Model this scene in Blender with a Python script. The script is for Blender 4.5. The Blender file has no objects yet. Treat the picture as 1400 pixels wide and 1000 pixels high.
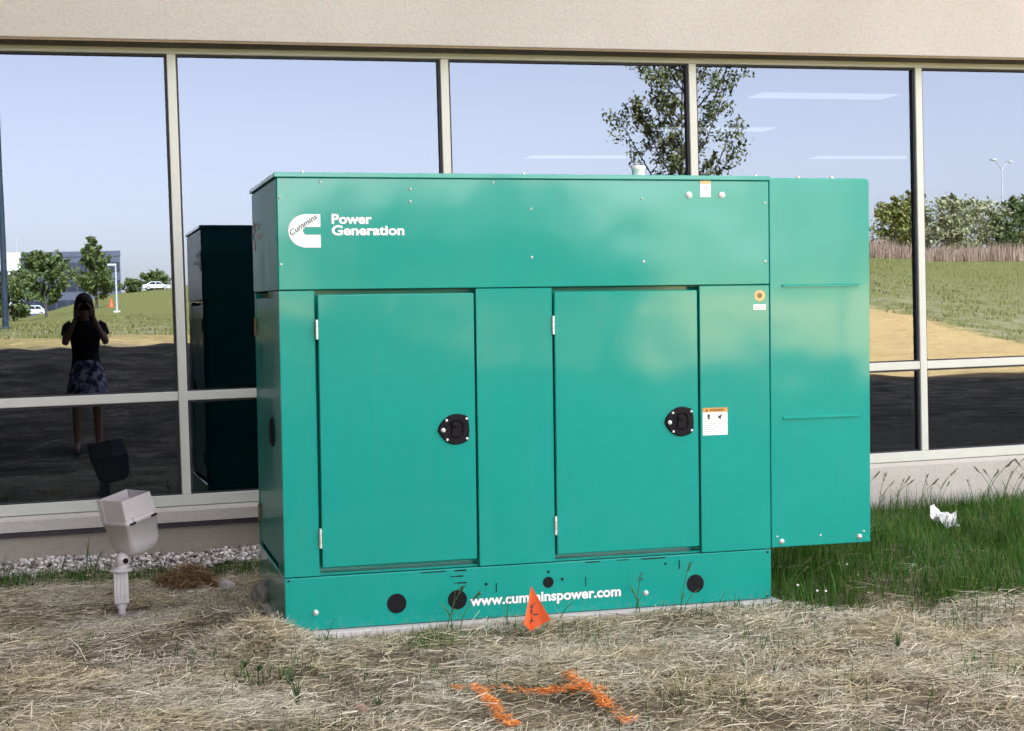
import bpy, bmesh, math, random
import numpy as np
from mathutils import Vector, Matrix, Quaternion

scene = bpy.context.scene
COL = scene.collection
random.seed(7)
RNG = np.random.default_rng(11)
R = math.radians

# ------------------------------------------------------------------ camera
cam = bpy.data.cameras.new('camera')
cam.sensor_fit = 'HORIZONTAL'
cam.sensor_width = 36.0
cam.lens = 54.115
cam.clip_start = 0.05
cam.clip_end = 3000.0
camo = bpy.data.objects.new('camera', cam)
COL.objects.link(camo)
cr = Vector((0.9600, -0.2790, -0.0279)).normalized()
cf = Vector((0.2776, 0.9600, -0.0374))
cf = (cf - cr * cf.dot(cr)).normalized()
cu = cr.cross(cf)
camo.matrix_world = Matrix(((cr.x, cu.x, -cf.x, 0.0), (cr.y, cu.y, -cf.y, -8.4), (cr.z, cu.z, -cf.z, 0.0), (0, 0, 0, 1)))
scene.camera = camo

# ------------------------------------------------------------------ sky, sun, exposure
SUN_EL, SUN_AZ = R(42), R(12)          # azimuth measured from +Y towards +X
w = bpy.data.worlds.new('World')
scene.world = w
w.use_nodes = True
wn = w.node_tree
sky = wn.nodes.new('ShaderNodeTexSky')
sky.sky_type = 'NISHITA'
sky.sun_disc = False
sky.sun_elevation = SUN_EL
sky.sun_rotation = SUN_AZ
sky.altitude = 200
sky.air_density = 0.8
sky.dust_density = 1.3
sky.ozone_density = 2.0
hz = wn.nodes.new('ShaderNodeHueSaturation')        # pale summer haze: the whole sky a little less saturated
hz.inputs['Saturation'].default_value = 0.45
wn.links.new(sky.outputs[0], hz.inputs['Color'])
wb = wn.nodes.new('ShaderNodeMix'); wb.data_type = 'RGBA'; wb.blend_type = 'MULTIPLY'
wb.inputs[0].default_value = 1.0
wb.inputs[7].default_value = (1.20, 1.0, 0.86, 1)
wn.links.new(hz.outputs[0], wb.inputs[6])
wn.links.new(wb.outputs[2], wn.nodes['Background'].inputs[0])
wn.nodes['Background'].inputs[1].default_value = 0.09
sun = bpy.data.lights.new('sun', 'SUN')
sun.energy = 5.0
sun.angle = R(0.53)
sun.color = (1.0, 0.95, 0.87)
suno = bpy.data.objects.new('sun', sun)
COL.objects.link(suno)
sd = Vector((math.sin(SUN_AZ) * math.cos(SUN_EL), math.cos(SUN_AZ) * math.cos(SUN_EL), math.sin(SUN_EL)))
suno.rotation_euler = sd.to_track_quat('Z', 'Y').to_euler()
suno.location = (0, 30, 40)
scene.view_settings.view_transform = 'Standard'
scene.view_settings.look = 'None'
scene.view_settings.gamma = 1.0
scene.view_settings.use_curve_mapping = False
scene.view_settings.exposure = 3.86
try:
    scene.cycles.transparent_max_bounces = 12
    scene.cycles.max_bounces = 8
except Exception:
    pass

# ------------------------------------------------------------------ helpers: mesh building
class MB:
    """collects shapes and links them as ONE mesh object"""
    def __init__(self):
        self.v = []; self.f = []; self.sm = []
    def add(self, v, f, smooth=False):
        o = len(self.v)
        self.v += [tuple(p) for p in v]
        self.f += [tuple(i + o for i in q) for q in f]
        self.sm += [smooth] * len(f)
        return self
    def box(self, x0, x1, y0, y1, z0, z1, bev=0.0, M=None):
        b = bev
        c = ((x0 + x1) / 2, (y0 + y1) / 2, (z0 + z1) / 2)
        h = (abs(x1 - x0) / 2, abs(y1 - y0) / 2, abs(z1 - z0) / 2)
        bm = bmesh.new()
        bmesh.ops.create_cube(bm, size=1.0)
        for q in bm.verts:
            q.co = Vector((c[0] + q.co.x * 2 * h[0], c[1] + q.co.y * 2 * h[1], c[2] + q.co.z * 2 * h[2]))
        if b > 0:
            bmesh.ops.bevel(bm, geom=bm.edges[:], offset=min(b, min(h) * 0.9), segments=2 if b > 0.004 else 1, affect='EDGES', profile=0.6)
        return self.frombm(bm, M)
    def frombm(self, bm, M=None, smooth=False):
        bm.verts.index_update()
        vs = [(M @ q.co) if M else q.co.copy() for q in bm.verts]
        fs = [[q.index for q in f.verts] for f in bm.faces]
        bm.free()
        return self.add(vs, fs, smooth)
    def tube(self, pts, rad, n=10, caps=True, smooth=True):
        pts = [Vector(p) for p in pts]
        if not isinstance(rad, (list, tuple)):
            rad = [rad] * len(pts)
        vs, fs = [], []
        prev = None
        for i, p in enumerate(pts):
            d = (pts[min(i + 1, len(pts) - 1)] - pts[max(i - 1, 0)])
            d = d.normalized() if d.length > 1e-9 else Vector((0, 0, 1))
            if prev is None:
                a = d.orthogonal().normalized()
            else:
                a = prev - d * prev.dot(d)
                a = a.normalized() if a.length > 1e-6 else d.orthogonal().normalized()
            prev = a
            b = d.cross(a)
            for k in range(n):
                t = 2 * math.pi * k / n
                vs.append(p + (a * math.cos(t) + b * math.sin(t)) * rad[i])
        for i in range(len(pts) - 1):
            for k in range(n):
                k2 = (k + 1) % n
                fs.append((i * n + k, i * n + k2, (i + 1) * n + k2, (i + 1) * n + k))
        self.add(vs, fs, smooth)
        if caps:
            m = (len(pts) - 1) * n
            self.add(vs[:n][::-1], [tuple(range(n))])
            self.add(vs[m:], [tuple(range(n))])
        return self
    def lathe(self, prof, c=(0, 0, 0), n=24, M=None, smooth=True, sx=1.0, sy=1.0):
        vs, fs = [], []
        for r, z in prof:
            for k in range(n):
                t = 2 * math.pi * k / n
                q = Vector((c[0] + r * sx * math.cos(t), c[1] + r * sy * math.sin(t), c[2] + z))
                vs.append(M @ q if M else q)
        for i in range(len(prof) - 1):
            for k in range(n):
                k2 = (k + 1) % n
                fs.append((i * n + k, i * n + k2, (i + 1) * n + k2, (i + 1) * n + k))
        return self.add(vs, fs, smooth)
    def sphere(self, c, r, sub=2, M=None, jitter=0.0):
        bm = bmesh.new()
        bmesh.ops.create_icosphere(bm, subdivisions=sub, radius=1.0)
        rr = r if isinstance(r, (tuple, list)) else (r, r, r)
        for q in bm.verts:
            s = 1 + random.uniform(-jitter, jitter)
            q.co = Vector((c[0] + q.co.x * rr[0] * s, c[1] + q.co.y * rr[1] * s, c[2] + q.co.z * rr[2] * s))
        return self.frombm(bm, M, smooth=jitter == 0.0)
    def prism(self, poly, ax, lo, hi, M=None, bev=0.0, inset=None):
        """poly in 2D, extruded along axis ax (0,1,2) from lo to hi"""
        def P(a, b, t):
            q = {0: (t, a, b), 1: (a, t, b), 2: (a, b, t)}[ax]
            q = Vector(q)
            return M @ q if M else q
        n = len(poly)
        vs = [P(a, b, lo) for a, b in poly] + [P(a, b, hi) for a, b in poly]
        fs = [tuple(range(n))[::-1], tuple(range(n, 2 * n))]
        fs += [(i, (i + 1) % n, n + (i + 1) % n, n + i) for i in range(n)]
        bm = bmesh.new()
        bv = [bm.verts.new(q) for q in vs]
        for f in fs:
            bm.faces.new([bv[i] for i in f])
        bmesh.ops.recalc_face_normals(bm, faces=bm.faces[:])
        if bev > 0:
            bmesh.ops.bevel(bm, geom=bm.edges[:], offset=bev, segments=1, affect='EDGES')
        return self.frombm(bm)
    def mesh(self, name, m):
        me = bpy.data.meshes.new(name)
        me.from_pydata(self.v, [], self.f)
        me.polygons.foreach_set('use_smooth', self.sm)
        if m:
            me.materials.append(m)
        me.update()
        return me
    def build(self, name, m, parent=None):
        return link(name, self.mesh(name, m), parent)

def link(name, data, parent=None):
    o = bpy.data.objects.new(name, data)
    COL.objects.link(o)
    if parent is not None:
        o.parent = parent
    return o

def npmesh(name, V, quads, m, smooth=False):
    """fast mesh from numpy arrays"""
    me = bpy.data.meshes.new(name)
    V = np.ascontiguousarray(V, dtype=np.float32); Q = np.ascontiguousarray(quads, dtype=np.int32)
    k = Q.shape[1]
    me.vertices.add(len(V)); me.vertices.foreach_set('co', V.ravel())
    me.loops.add(Q.size); me.loops.foreach_set('vertex_index', Q.ravel())
    me.polygons.add(len(Q)); me.polygons.foreach_set('loop_start', np.arange(0, Q.size, k, dtype=np.int32))
    me.update(calc_edges=True)
    if smooth:
        me.polygons.foreach_set('use_smooth', np.ones(len(Q), dtype=bool))
    if m:
        me.materials.append(m)
    me.validate()
    return me

def tag(o, label=None, cat=None, group=None, kind=None):
    if label: o['label'] = label
    if cat: o['category'] = cat
    if group: o['group'] = group
    if kind: o['kind'] = kind
    return o

def thing(name, label, cat, loc=(0, 0, 0), rz=0.0, group=None):
    o = link(name, None)
    o.location = loc
    o.rotation_euler = (0, 0, rz)
    return tag(o, label, cat, group)

def dup(root, loc, rz=None, label=None, scale=None):
    def cp(o, par):
        c = o.copy(); COL.objects.link(c)
        if par is not None: c.parent = par
        for ch in o.children: cp(ch, c)
        return c
    r = cp(root, None)
    r.location = loc
    if rz is not None: r.rotation_euler = (0, 0, rz)
    if scale is not None: r.scale = (scale, scale, scale) if not isinstance(scale, tuple) else scale
    if label: r['label'] = label
    return r

# ------------------------------------------------------------------ helpers: materials
def nt(name):
    m = bpy.data.materials.new(name)
    m.use_nodes = True
    n = m.node_tree
    return m, n, n.nodes['Principled BSDF'], n.nodes, n.links

def noise(N, L, vec, scale, detail=4, rough=0.55, stretch=None):
    t = N.new('ShaderNodeTexNoise')
    t.inputs['Scale'].default_value = scale
    t.inputs['Detail'].default_value = detail
    t.inputs['Roughness'].default_value = rough
    if stretch:
        mp = N.new('ShaderNodeMapping'); mp.inputs['Scale'].default_value = stretch
        L.new(vec, mp.inputs[0]); vec = mp.outputs[0]
    L.new(vec, t.inputs['Vector'])
    return t.outputs['Fac']

def ramp(N, L, fac, stops):
    r = N.new('ShaderNodeValToRGB')
    e = r.color_ramp.elements
    while len(e) < len(stops): e.new(0.5)
    for q, (p, c) in zip(e, stops):
        q.position = p; q.color = (c[0], c[1], c[2], 1)
    L.new(fac, r.inputs[0])
    return r.outputs[0]

def math_node(N, L, op, a, b=None, c=None):
    m = N.new('ShaderNodeMath'); m.operation = op
    for i, q in enumerate((a, b, c)):
        if q is None: continue
        if isinstance(q, (int, float)): m.inputs[i].default_value = q
        else: L.new(q, m.inputs[i])
    return m.outputs[0]

def mixc(N, L, fac, a, b):
    m = N.new('ShaderNodeMix'); m.data_type = 'RGBA'
    for sock, q in ((m.inputs[0], fac), (m.inputs[6], a), (m.inputs[7], b)):
        if isinstance(q, (int, float)): sock.default_value = q
        elif isinstance(q, tuple): sock.default_value = (q[0], q[1], q[2], 1)
        else: L.new(q, sock)
    return m.outputs[2]

def bump(N, L, P, h, strength, dist):
    b = N.new('ShaderNodeBump')
    b.inputs['Strength'].default_value = strength
    b.inputs['Distance'].default_value = dist
    L.new(h, b.inputs['Height'])
    L.new(b.outputs[0], P.inputs['Normal'])
    return b

def simple(name, col, rough=0.6, var=0.12, scale=25.0, metal=0.0, bmp=0.0, bscale=80.0, coat=0.0, coord='Object', spec=0.5):
    m, n, P, N, L = nt(name)
    tc = N.new('ShaderNodeTexCoord')
    f = noise(N, L, tc.outputs[coord], scale, 5)
    lo = tuple(max(0, c * (1 - var * 2)) for c in col); hi = tuple(min(1, c * (1 + var * 2)) for c in col)
    L.new(ramp(N, L, f, [(0.2, lo), (0.8, hi)]), P.inputs['Base Color'])
    P.inputs['Metallic'].default_value = metal
    P.inputs['Specular IOR Level'].default_value = spec
    r = math_node(N, L, 'MULTIPLY_ADD', f, 0.2, rough - 0.1)
    L.new(r, P.inputs['Roughness'])
    if bmp > 0:
        bump(N, L, P, noise(N, L, tc.outputs[coord], bscale, 3), 0.6, bmp)
    if coat: P.inputs['Coat Weight'].default_value = coat
    return m

def make_paint(name='teal_paint', coat=0.85):
    m, n, P, N, L = nt(name)
    tc = N.new('ShaderNodeTexCoord')
    f = noise(N, L, tc.outputs['Object'], 3.0, 3)
    fd = noise(N, L, tc.outputs['Object'], 60.0, 6, 0.7)
    c = ramp(N, L, f, [(0.3, (0.004, 0.292, 0.248)), (0.7, (0.006, 0.308, 0.262))])
    c = mixc(N, L, math_node(N, L, 'MULTIPLY', math_node(N, L, 'SUBTRACT', fd, 0.45), 0.22), c, (0.04, 0.285, 0.24))
    stk = noise(N, L, tc.outputs['Object'], 1.0, 4, 0.7, stretch=(22, 22, 0.7))
    c = mixc(N, L, math_node(N, L, 'MULTIPLY', ramp(N, L, stk, [(0.52, (0, 0, 0)), (0.72, (1, 1, 1))]), 0.045), c, (0.20, 0.30, 0.25))
    # dried mud splashed up the skid
    sz = N.new('ShaderNodeSeparateXYZ'); L.new(tc.outputs['Object'], sz.inputs[0])
    sp_ = noise(N, L, tc.outputs['Object'], 38.0, 5, 0.75)
    lowz = N.new('ShaderNodeClamp'); L.new(math_node(N, L, 'MULTIPLY_ADD', sz.outputs[2], -13.0, 0.85), lowz.inputs[0])
    ms = N.new('ShaderNodeClamp'); L.new(math_node(N, L, 'MULTIPLY', math_node(N, L, 'SUBTRACT', sp_, 0.50), 4.0), ms.inputs[0])
    c = mixc(N, L, math_node(N, L, 'MULTIPLY', math_node(N, L, 'MULTIPLY', ms.outputs[0], lowz.outputs[0]), 0.55), c, (0.26, 0.23, 0.17))
    L.new(c, P.inputs['Base Color'])
    P.inputs['Roughness'].default_value = 0.42
    P.inputs['Coat Weight'].default_value = coat
    P.inputs['Specular IOR Level'].default_value = 0.06
    P.inputs['Coat Roughness'].default_value = 0.09
    # sheet metal is never flat: slow waves bend what it mirrors
    wv = noise(N, L, tc.outputs['Object'], 1.35, 2, 0.4)
    op = noise(N, L, tc.outputs['Object'], 220.0, 2)
    h = math_node(N, L, 'MULTIPLY_ADD', op, 0.00003, math_node(N, L, 'MULTIPLY', wv, 0.011))
    b = bump(N, L, P, h, 1.0, 1.0)
    L.new(b.outputs[0], P.inputs['Coat Normal'])
    return m

def make_aggregate(name, base, dark=0.86):
    m, n, P, N, L = nt(name)
    tc = N.new('ShaderNodeTexCoord')
    o = tc.outputs['Object']
    big = noise(N, L, o, 0.6, 4)
    fine = noise(N, L, o, 55, 6, 0.7)
    vor = N.new('ShaderNodeTexVoronoi'); vor.inputs['Scale'].default_value = 90
    L.new(o, vor.inputs['Vector'])
    c = ramp(N, L, fine, [(0.25, tuple(q * dark for q in base)), (0.5, base), (0.8, tuple(min(1, q * 1.08) for q in base))])
    c2 = mixc(N, L, 0.12, c, vor.outputs['Color'])
    hsv = N.new('ShaderNodeHueSaturation'); hsv.inputs['Saturation'].default_value = 0.55; L.new(c2, hsv.inputs['Color'])
    c3 = mixc(N, L, 0.45, c, hsv.outputs[0])
    stain = ramp(N, L, big, [(0.3, (0.86, 0.84, 0.82)), (0.65, (1, 1, 1))])
    mm = N.new('ShaderNodeMix'); mm.data_type = 'RGBA'; mm.blend_type = 'MULTIPLY'; mm.inputs[0].default_value = 1
    L.new(c3, mm.inputs[6]); L.new(stain, mm.inputs[7])
    L.new(mm.outputs[2], P.inputs['Base Color'])
    P.inputs['Roughness'].default_value = 0.9
    bump(N, L, P, fine, 0.5, 0.004)
    return m

def make_glass():
    m, n, P, N, L = nt('dark_reflective_glass')
    out = N['Material Output']
    N.remove(P)
    tc = N.new('ShaderNodeTexCoord')
    g = N.new('ShaderNodeBsdfGlossy'); g.inputs['Roughness'].default_value = 0.004
    g.inputs['Color'].default_value = (0.545, 0.665, 0.885, 1)
    t = N.new('ShaderNodeBsdfTransparent'); t.inputs['Color'].default_value = (0.30, 0.32, 0.34, 1)
    wv = noise(N, L, tc.outputs['Object'], 0.9, 1, 0.3)
    b = N.new('ShaderNodeBump'); b.inputs['Strength'].default_value = 1.0; b.inputs['Distance'].default_value = 0.0005
    L.new(wv, b.inputs['Height']); L.new(b.outputs[0], g.inputs['Normal'])
    fr = N.new('ShaderNodeFresnel'); fr.inputs['IOR'].default_value = 1.5
    fac = math_node(N, L, 'MULTIPLY_ADD', fr.outputs[0], 0.9, GLASS_R)
    mx = N.new('ShaderNodeMixShader')
    L.new(fac, mx.inputs[0]); L.new(t.outputs[0], mx.inputs[1]); L.new(g.outputs[0], mx.inputs[2])
    L.new(mx.outputs[0], out.inputs['Surface'])
    return m
GLASS_R = 0.092

def island_mat(name, stops, rough=0.8, transl=0.0, spec=0.3, alt=None, ascale=3.0):
    """colour differs from blade to blade"""
    m, n, P, N, L = nt(name)
    geo = N.new('ShaderNodeNewGeometry')
    c = ramp(N, L, geo.outputs['Random Per Island'], stops)
    if alt:
        c2 = ramp(N, L, geo.outputs['Random Per Island'], alt)
        nz = noise(N, L, geo.outputs['Position'], ascale, 4, 0.6)
        c = mixc(N, L, ramp(N, L, nz, [(0.40, (0, 0, 0)), (0.60, (1, 1, 1))]), c, c2)
    L.new(c, P.inputs['Base Color'])
    P.inputs['Roughness'].default_value = rough
    P.inputs['Specular IOR Level'].default_value = spec
    if transl > 0:
        tr = N.new('ShaderNodeBsdfTranslucent'); L.new(c, tr.inputs['Color'])
        mx = N.new('ShaderNodeMixShader'); mx.inputs[0].default_value = transl
        L.new(P.outputs[0], mx.inputs[1]); L.new(tr.outputs[0], mx.inputs[2])
        L.new(mx.outputs[0], N['Material Output'].inputs['Surface'])
    return m

def emit(name, col, s):
    m, n, P, N, L = nt(name)
    P.inputs['Base Color'].default_value = (0.8, 0.8, 0.8, 1)
    P.inputs['Emission Color'].default_value = (*col, 1)
    P.inputs['Emission Strength'].default_value = s
    return m

def make_ground():
    m, n, P, N, L = nt('ground_earth')
    geo = N.new('ShaderNodeNewGeometry')
    pos = geo.outputs['Position']
    sp = N.new('ShaderNodeSeparateXYZ'); L.new(pos, sp.inputs[0])
    X, Y = sp.outputs[0], sp.outputs[1]
    t = math_node(N, L, 'MULTIPLY', Y, -1.0)
    n1 = noise(N, L, pos, 0.22, 5, 0.6)
    n2 = noise(N, L, pos, 1.6, 5, 0.65)
    n3 = noise(N, L, pos, 14.0, 6, 0.75)
    n4 = noise(N, L, pos, 3.2, 6, 0.85, stretch=(0.5, 1.2, 1))
    # near: damp soil under matted straw
    soil = ramp(N, L, n3, [(0.3, (0.07, 0.058, 0.042)), (0.5, (0.19, 0.16, 0.112)), (0.75, (0.38, 0.335, 0.235))])
    # seeded straw, dry tan
    straw = ramp(N, L, n4, [(0.25, (0.34, 0.20, 0.072)), (0.5, (0.58, 0.38, 0.15)), (0.75, (0.76, 0.53, 0.24))])
    nd = math_node(N, L, 'MULTIPLY_ADD', n4, 0.6, math_node(N, L, 'MULTIPLY', n3, 0.4))
    dull = ramp(N, L, nd, [(0.36, (0.04, 0.034, 0.028)), (0.49, (0.17, 0.14, 0.11)), (0.60, (0.46, 0.39, 0.30))])
    dull = mixc(N, L, ramp(N, L, n2, [(0.42, (0, 0, 0)), (0.62, (1, 1, 1))]), dull, (0.06, 0.06, 0.035))
    grass = ramp(N, L, n3, [(0.25, (0.10, 0.11, 0.026)), (0.5, (0.19, 0.185, 0.05)), (0.8, (0.34, 0.29, 0.10))])
    # straw berm: bounded by x = 24 on the right, thinning out uphill
    lim = math_node(N, L, 'MULTIPLY_ADD', X, 0.55, 25.0)
    lim = math_node(N, L, 'MINIMUM', lim, 41.0)
    a1 = math_node(N, L, 'SUBTRACT', lim, t)
    a1 = math_node(N, L, 'MULTIPLY_ADD', math_node(N, L, 'SUBTRACT', n1, 0.5), 12.0, a1)
    a1 = math_node(N, L, 'MULTIPLY_ADD', math_node(N, L, 'SUBTRACT', n2, 0.5), 9.0, a1)
    a1 = math_node(N, L, 'MULTIPLY_ADD', a1, 0.3, 0.5); 
    xb = math_node(N, L, 'SUBTRACT', 24.0, X)
    xb = math_node(N, L, 'MULTIPLY_ADD', math_node(N, L, 'SUBTRACT', n2, 0.5), 3.0, xb)
    xb = math_node(N, L, 'MULTIPLY_ADD', xb, 1.2, 0.5)
    msk = N.new('ShaderNodeClamp'); L.new(math_node(N, L, 'MINIMUM', a1, xb), msk.inputs[0])
    # patches of bare pale thatch in the meadow
    pm = ramp(N, L, n2, [(0.45, (0, 0, 0)), (0.6, (1, 1, 1))])
    thin = N.new('ShaderNodeClamp'); L.new(math_node(N, L, 'MULTIPLY_ADD', t, -0.028, 1.95), thin.inputs[0])
    pmv = math_node(N, L, 'MULTIPLY', math_node(N, L, 'MULTIPLY', pm, 0.85), thin.outputs[0])
    meadow = mixc(N, L, pmv, grass, (0.36, 0.30, 0.165))
    # the left part of the berm has more green coming through
    lf = N.new('ShaderNodeClamp'); L.new(math_node(N, L, 'MULTIPLY_ADD', X, -0.06, 0.62), lf.inputs[0])
    gm = ramp(N, L, n2, [(0.42, (0, 0, 0)), (0.56, (1, 1, 1))])
    st2 = mixc(N, L, math_node(N, L, 'MULTIPLY', math_node(N, L, 'MULTIPLY', gm, lf.outputs[0]), 0.9), straw, grass)
    far = mixc(N, L, msk.outputs[0], meadow, st2)
    nearm = N.new('ShaderNodeClamp'); L.new(math_node(N, L, 'MULTIPLY_ADD', t, 0.5, -2.4), nearm.inputs[0])
    mid = mixc(N, L, nearm.outputs[0], soil, dull)
    farm = N.new('ShaderNodeClamp'); L.new(math_node(N, L, 'MULTIPLY_ADD', t, 0.4, -7.2), farm.inputs[0])
    L.new(mixc(N, L, farm.outputs[0], mid, far), P.inputs['Base Color'])
    P.inputs['Roughness'].default_value = 0.95
    P.inputs['Specular IOR Level'].default_value = 0.15
    bump(N, L, P, n3, 0.9, 0.05)
    return m

MT = {}
MT['paint'] = make_paint()
MT['paintend'] = make_paint('teal_paint_dull_end', 0.28)
MT['fascia'] = make_aggregate('exposed_aggregate_concrete', (0.435, 0.422, 0.382))
MT['wall'] = make_aggregate('plain_concrete', (0.47, 0.46, 0.425))
MT['found'] = make_aggregate('dark_foundation_concrete', (0.40, 0.365, 0.305))  # darker, warmer concrete for the left foundation wall
MT['pad'] = make_aggregate('pale_pad_concrete', (0.62, 0.61, 0.60))
MT['frame'] = simple('clear_anodised_aluminium', (0.515, 0.545, 0.505), 0.45, 0.03, 8, metal=0.0, bmp=0.0)
MT['gasket'] = simple('black_rubber', (0.012, 0.012, 0.016), 0.6, 0.1)
MT['soffitshade'] = simple('brown_soffit_shade', (0.19, 0.14, 0.08), 0.8, 0.1)  # warm shade under the fascia, put into the colour
MT['glass'] = make_glass()
MT['dark'] = simple('dark_interior', (0.03, 0.03, 0.032), 0.9, 0.2, 2)
MT['ceil'] = simple('ceiling_tile', (0.10, 0.10, 0.10), 0.9, 0.1, 3)
MT['strip'] = simple('dark_flashing', (0.035, 0.03, 0.045), 0.5, 0.2, 8)
MT['black'] = simple('black_plastic', (0.012, 0.012, 0.015), 0.55, 0.1, 30, spec=0.08)
MT['zinc'] = simple('bright_zinc', (0.72, 0.72, 0.72), 0.35, 0.08, 60, metal=0.6)
MT['white'] = simple('white_print', (0.86, 0.87, 0.88), 0.4, 0.02, 30)
MT['tealprint'] = simple('teal_print', (0.03, 0.13, 0.12), 0.5, 0.02)
MT['orangeprint'] = simple('amber_print', (0.62, 0.30, 0.05), 0.5, 0.05)
MT['greyprint'] = simple('grey_print', (0.42, 0.43, 0.45), 0.5, 0.05)
MT['blackprint'] = simple('black_print', (0.03, 0.03, 0.03), 0.5, 0.05)
MT['gold'] = simple('gold_foil', (0.62, 0.47, 0.20), 0.45, 0.1, 60)
MT['goldc'] = simple('brown_seal_centre', (0.25, 0.15, 0.05), 0.6, 0.2, 90)
MT['lamp'] = simple('lamp_white_paint', (0.54, 0.52, 0.54), 0.42, 0.04, 12, coat=0.2)
MT['lampdark'] = simple('lamp_inside', (0.10, 0.09, 0.09), 0.6, 0.1)
MT['post'] = simple('white_plastic_post', (0.52, 0.515, 0.54), 0.5, 0.08, 14)
MT['ground'] = make_ground()
MT['straw'] = island_mat('dry_straw', [(0.0, (0.15, 0.12, 0.07)), (0.22, (0.37, 0.315, 0.195)), (0.55, (0.56, 0.50, 0.33)), (0.85, (0.70, 0.64, 0.45)), (1.0, (0.84, 0.79, 0.63))], 0.7, 0.12,
    alt=[(0.0, (0.21, 0.185, 0.13)), (0.22, (0.45, 0.415, 0.315)), (0.55, (0.64, 0.60, 0.475)), (0.85, (0.76, 0.73, 0.61)), (1.0, (0.88, 0.86, 0.77))], ascale=2.6)
MT['brownstraw'] = island_mat('brown_straw', [(0.0, (0.09, 0.05, 0.025)), (0.5, (0.26, 0.17, 0.09)), (1.0, (0.45, 0.32, 0.18))], 0.8, 0.1)
MT['grass'] = island_mat('green_grass', [(0.0, (0.014, 0.062, 0.005)), (0.5, (0.034, 0.13, 0.010)), (0.85, (0.08, 0.20, 0.022)), (1.0, (0.24, 0.26, 0.07))], 0.55, 0.3)
MT['stalk'] = island_mat('grass_stalk_green', [(0.0, (0.035, 0.09, 0.015)), (1.0, (0.09, 0.16, 0.035))], 0.6, 0.25)
MT['seed'] = island_mat('grass_seed_head', [(0.0, (0.035, 0.055, 0.018)), (1.0, (0.10, 0.125, 0.045))], 0.8, 0.2)
MT['weed'] = island_mat('broad_weed_leaf', [(0.0, (0.03, 0.08, 0.03)), (1.0, (0.07, 0.14, 0.05))], 0.5, 0.25)
MT['gravel'] = island_mat('river_gravel', [(0.0, (0.09, 0.085, 0.08)), (0.3, (0.34, 0.32, 0.30)), (0.65, (0.56, 0.53, 0.50)), (1.0, (0.82, 0.80, 0.77))], 0.75)
MT['orange'] = simple('orange_vinyl', (0.74, 0.11, 0.025), 0.45, 0.05, 20)
MT['spray'] = island_mat('orange_marking_paint', [(0.0, (0.50, 0.14, 0.025)), (0.5, (0.80, 0.25, 0.045)), (1.0, (0.88, 0.44, 0.16))], 0.7)
MT['wire'] = simple('steel_wire', (0.3, 0.3, 0.3), 0.5, 0.1, 30, metal=0.5)
MT['wingdark'] = simple('added_wing_dark_cladding', (0.07, 0.065, 0.06), 0.6, 0.1, 2)  # kept dark so the added wing bounces little light
MT['paper'] = simple('crumpled_paper', (0.82, 0.83, 0.87), 0.7, 0.06, 30)
MT['clod'] = simple('dry_clod', (0.23, 0.17, 0.13), 0.95, 0.25, 30, bmp=0.01, bscale=60)
MT['rubble'] = simple('concrete_rubble', (0.48, 0.46, 0.45), 0.9, 0.2, 25, bmp=0.006, bscale=90)
MT['rubbled'] = simple('grey_rubble', (0.24, 0.225, 0.205), 0.9, 0.3, 25, bmp=0.006, bscale=90)
MT['petal'] = simple('clover_white', (0.8, 0.8, 0.72), 0.7, 0.05)
MT['bark'] = simple('tree_bark', (0.085, 0.07, 0.055), 0.9, 0.3, 12, bmp=0.01, bscale=40)
MT['leafa'] = island_mat('olive_leaf', [(0.0, (0.055, 0.07, 0.016)), (0.6, (0.14, 0.15, 0.04)), (1.0, (0.30, 0.28, 0.10))], 0.5, 0.25)
MT['leafb'] = island_mat('mid_green_leaf', [(0.0, (0.06, 0.085, 0.02)), (0.6, (0.13, 0.165, 0.045)), (1.0, (0.22, 0.245, 0.075))], 0.6, 0.2)
MT['leafc'] = island_mat('silvery_blossom_leaf', [(0.0, (0.12, 0.13, 0.045)), (0.5, (0.32, 0.31, 0.14)), (1.0, (0.62, 0.57, 0.34))], 0.7, 0.2)
MT['leafd'] = island_mat('yellow_green_leaf', [(0.0, (0.10, 0.11, 0.022)), (0.6, (0.24, 0.235, 0.055)), (1.0, (0.38, 0.35, 0.10))], 0.6, 0.2)
MT['reed'] = island_mat('dry_tall_grass', [(0.0, (0.22, 0.14, 0.09)), (0.5, (0.40, 0.26, 0.18)), (1.0, (0.55, 0.40, 0.27))], 0.8, 0.1)
MT['meadow'] = island_mat('meadow_grass', [(0.0, (0.09, 0.10, 0.022)), (0.5, (0.18, 0.175, 0.045)), (0.8, (0.31, 0.265, 0.09)), (1.0, (0.46, 0.36, 0.16))], 0.7, 0.2)
MT['carw'] = simple('white_car_paint', (0.78, 0.78, 0.79), 0.3, 0.02, 3, coat=0.6)
MT['carg'] = simple('car_glass', (0.02, 0.022, 0.025), 0.1, 0.1, 3)
MT['tyre'] = simple('tyre_rubber', (0.02, 0.02, 0.02), 0.8, 0.1, 20)
MT['offdark'] = simple('blue_grey_cladding', (0.09, 0.095, 0.125), 0.5, 0.08, 0.4)
MT['offglass'] = simple('office_dark_glass', (0.035, 0.04, 0.055), 0.15, 0.2, 0.3)
MT['offwhite'] = simple('office_white_panel', (0.62, 0.60, 0.55), 0.7, 0.05, 0.5)
MT['pole'] = simple('white_lamp_pole', (0.5, 0.5, 0.5), 0.5, 0.05, 4)
MT['tealpole'] = simple('dark_teal_post', (0.02, 0.035, 0.05), 0.5, 0.1, 3)
MT['skin'] = simple('skin', (0.42, 0.25, 0.18), 0.55, 0.05, 20)
MT['hair'] = simple('brown_hair', (0.05, 0.03, 0.02), 0.5, 0.3, 60)
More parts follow.
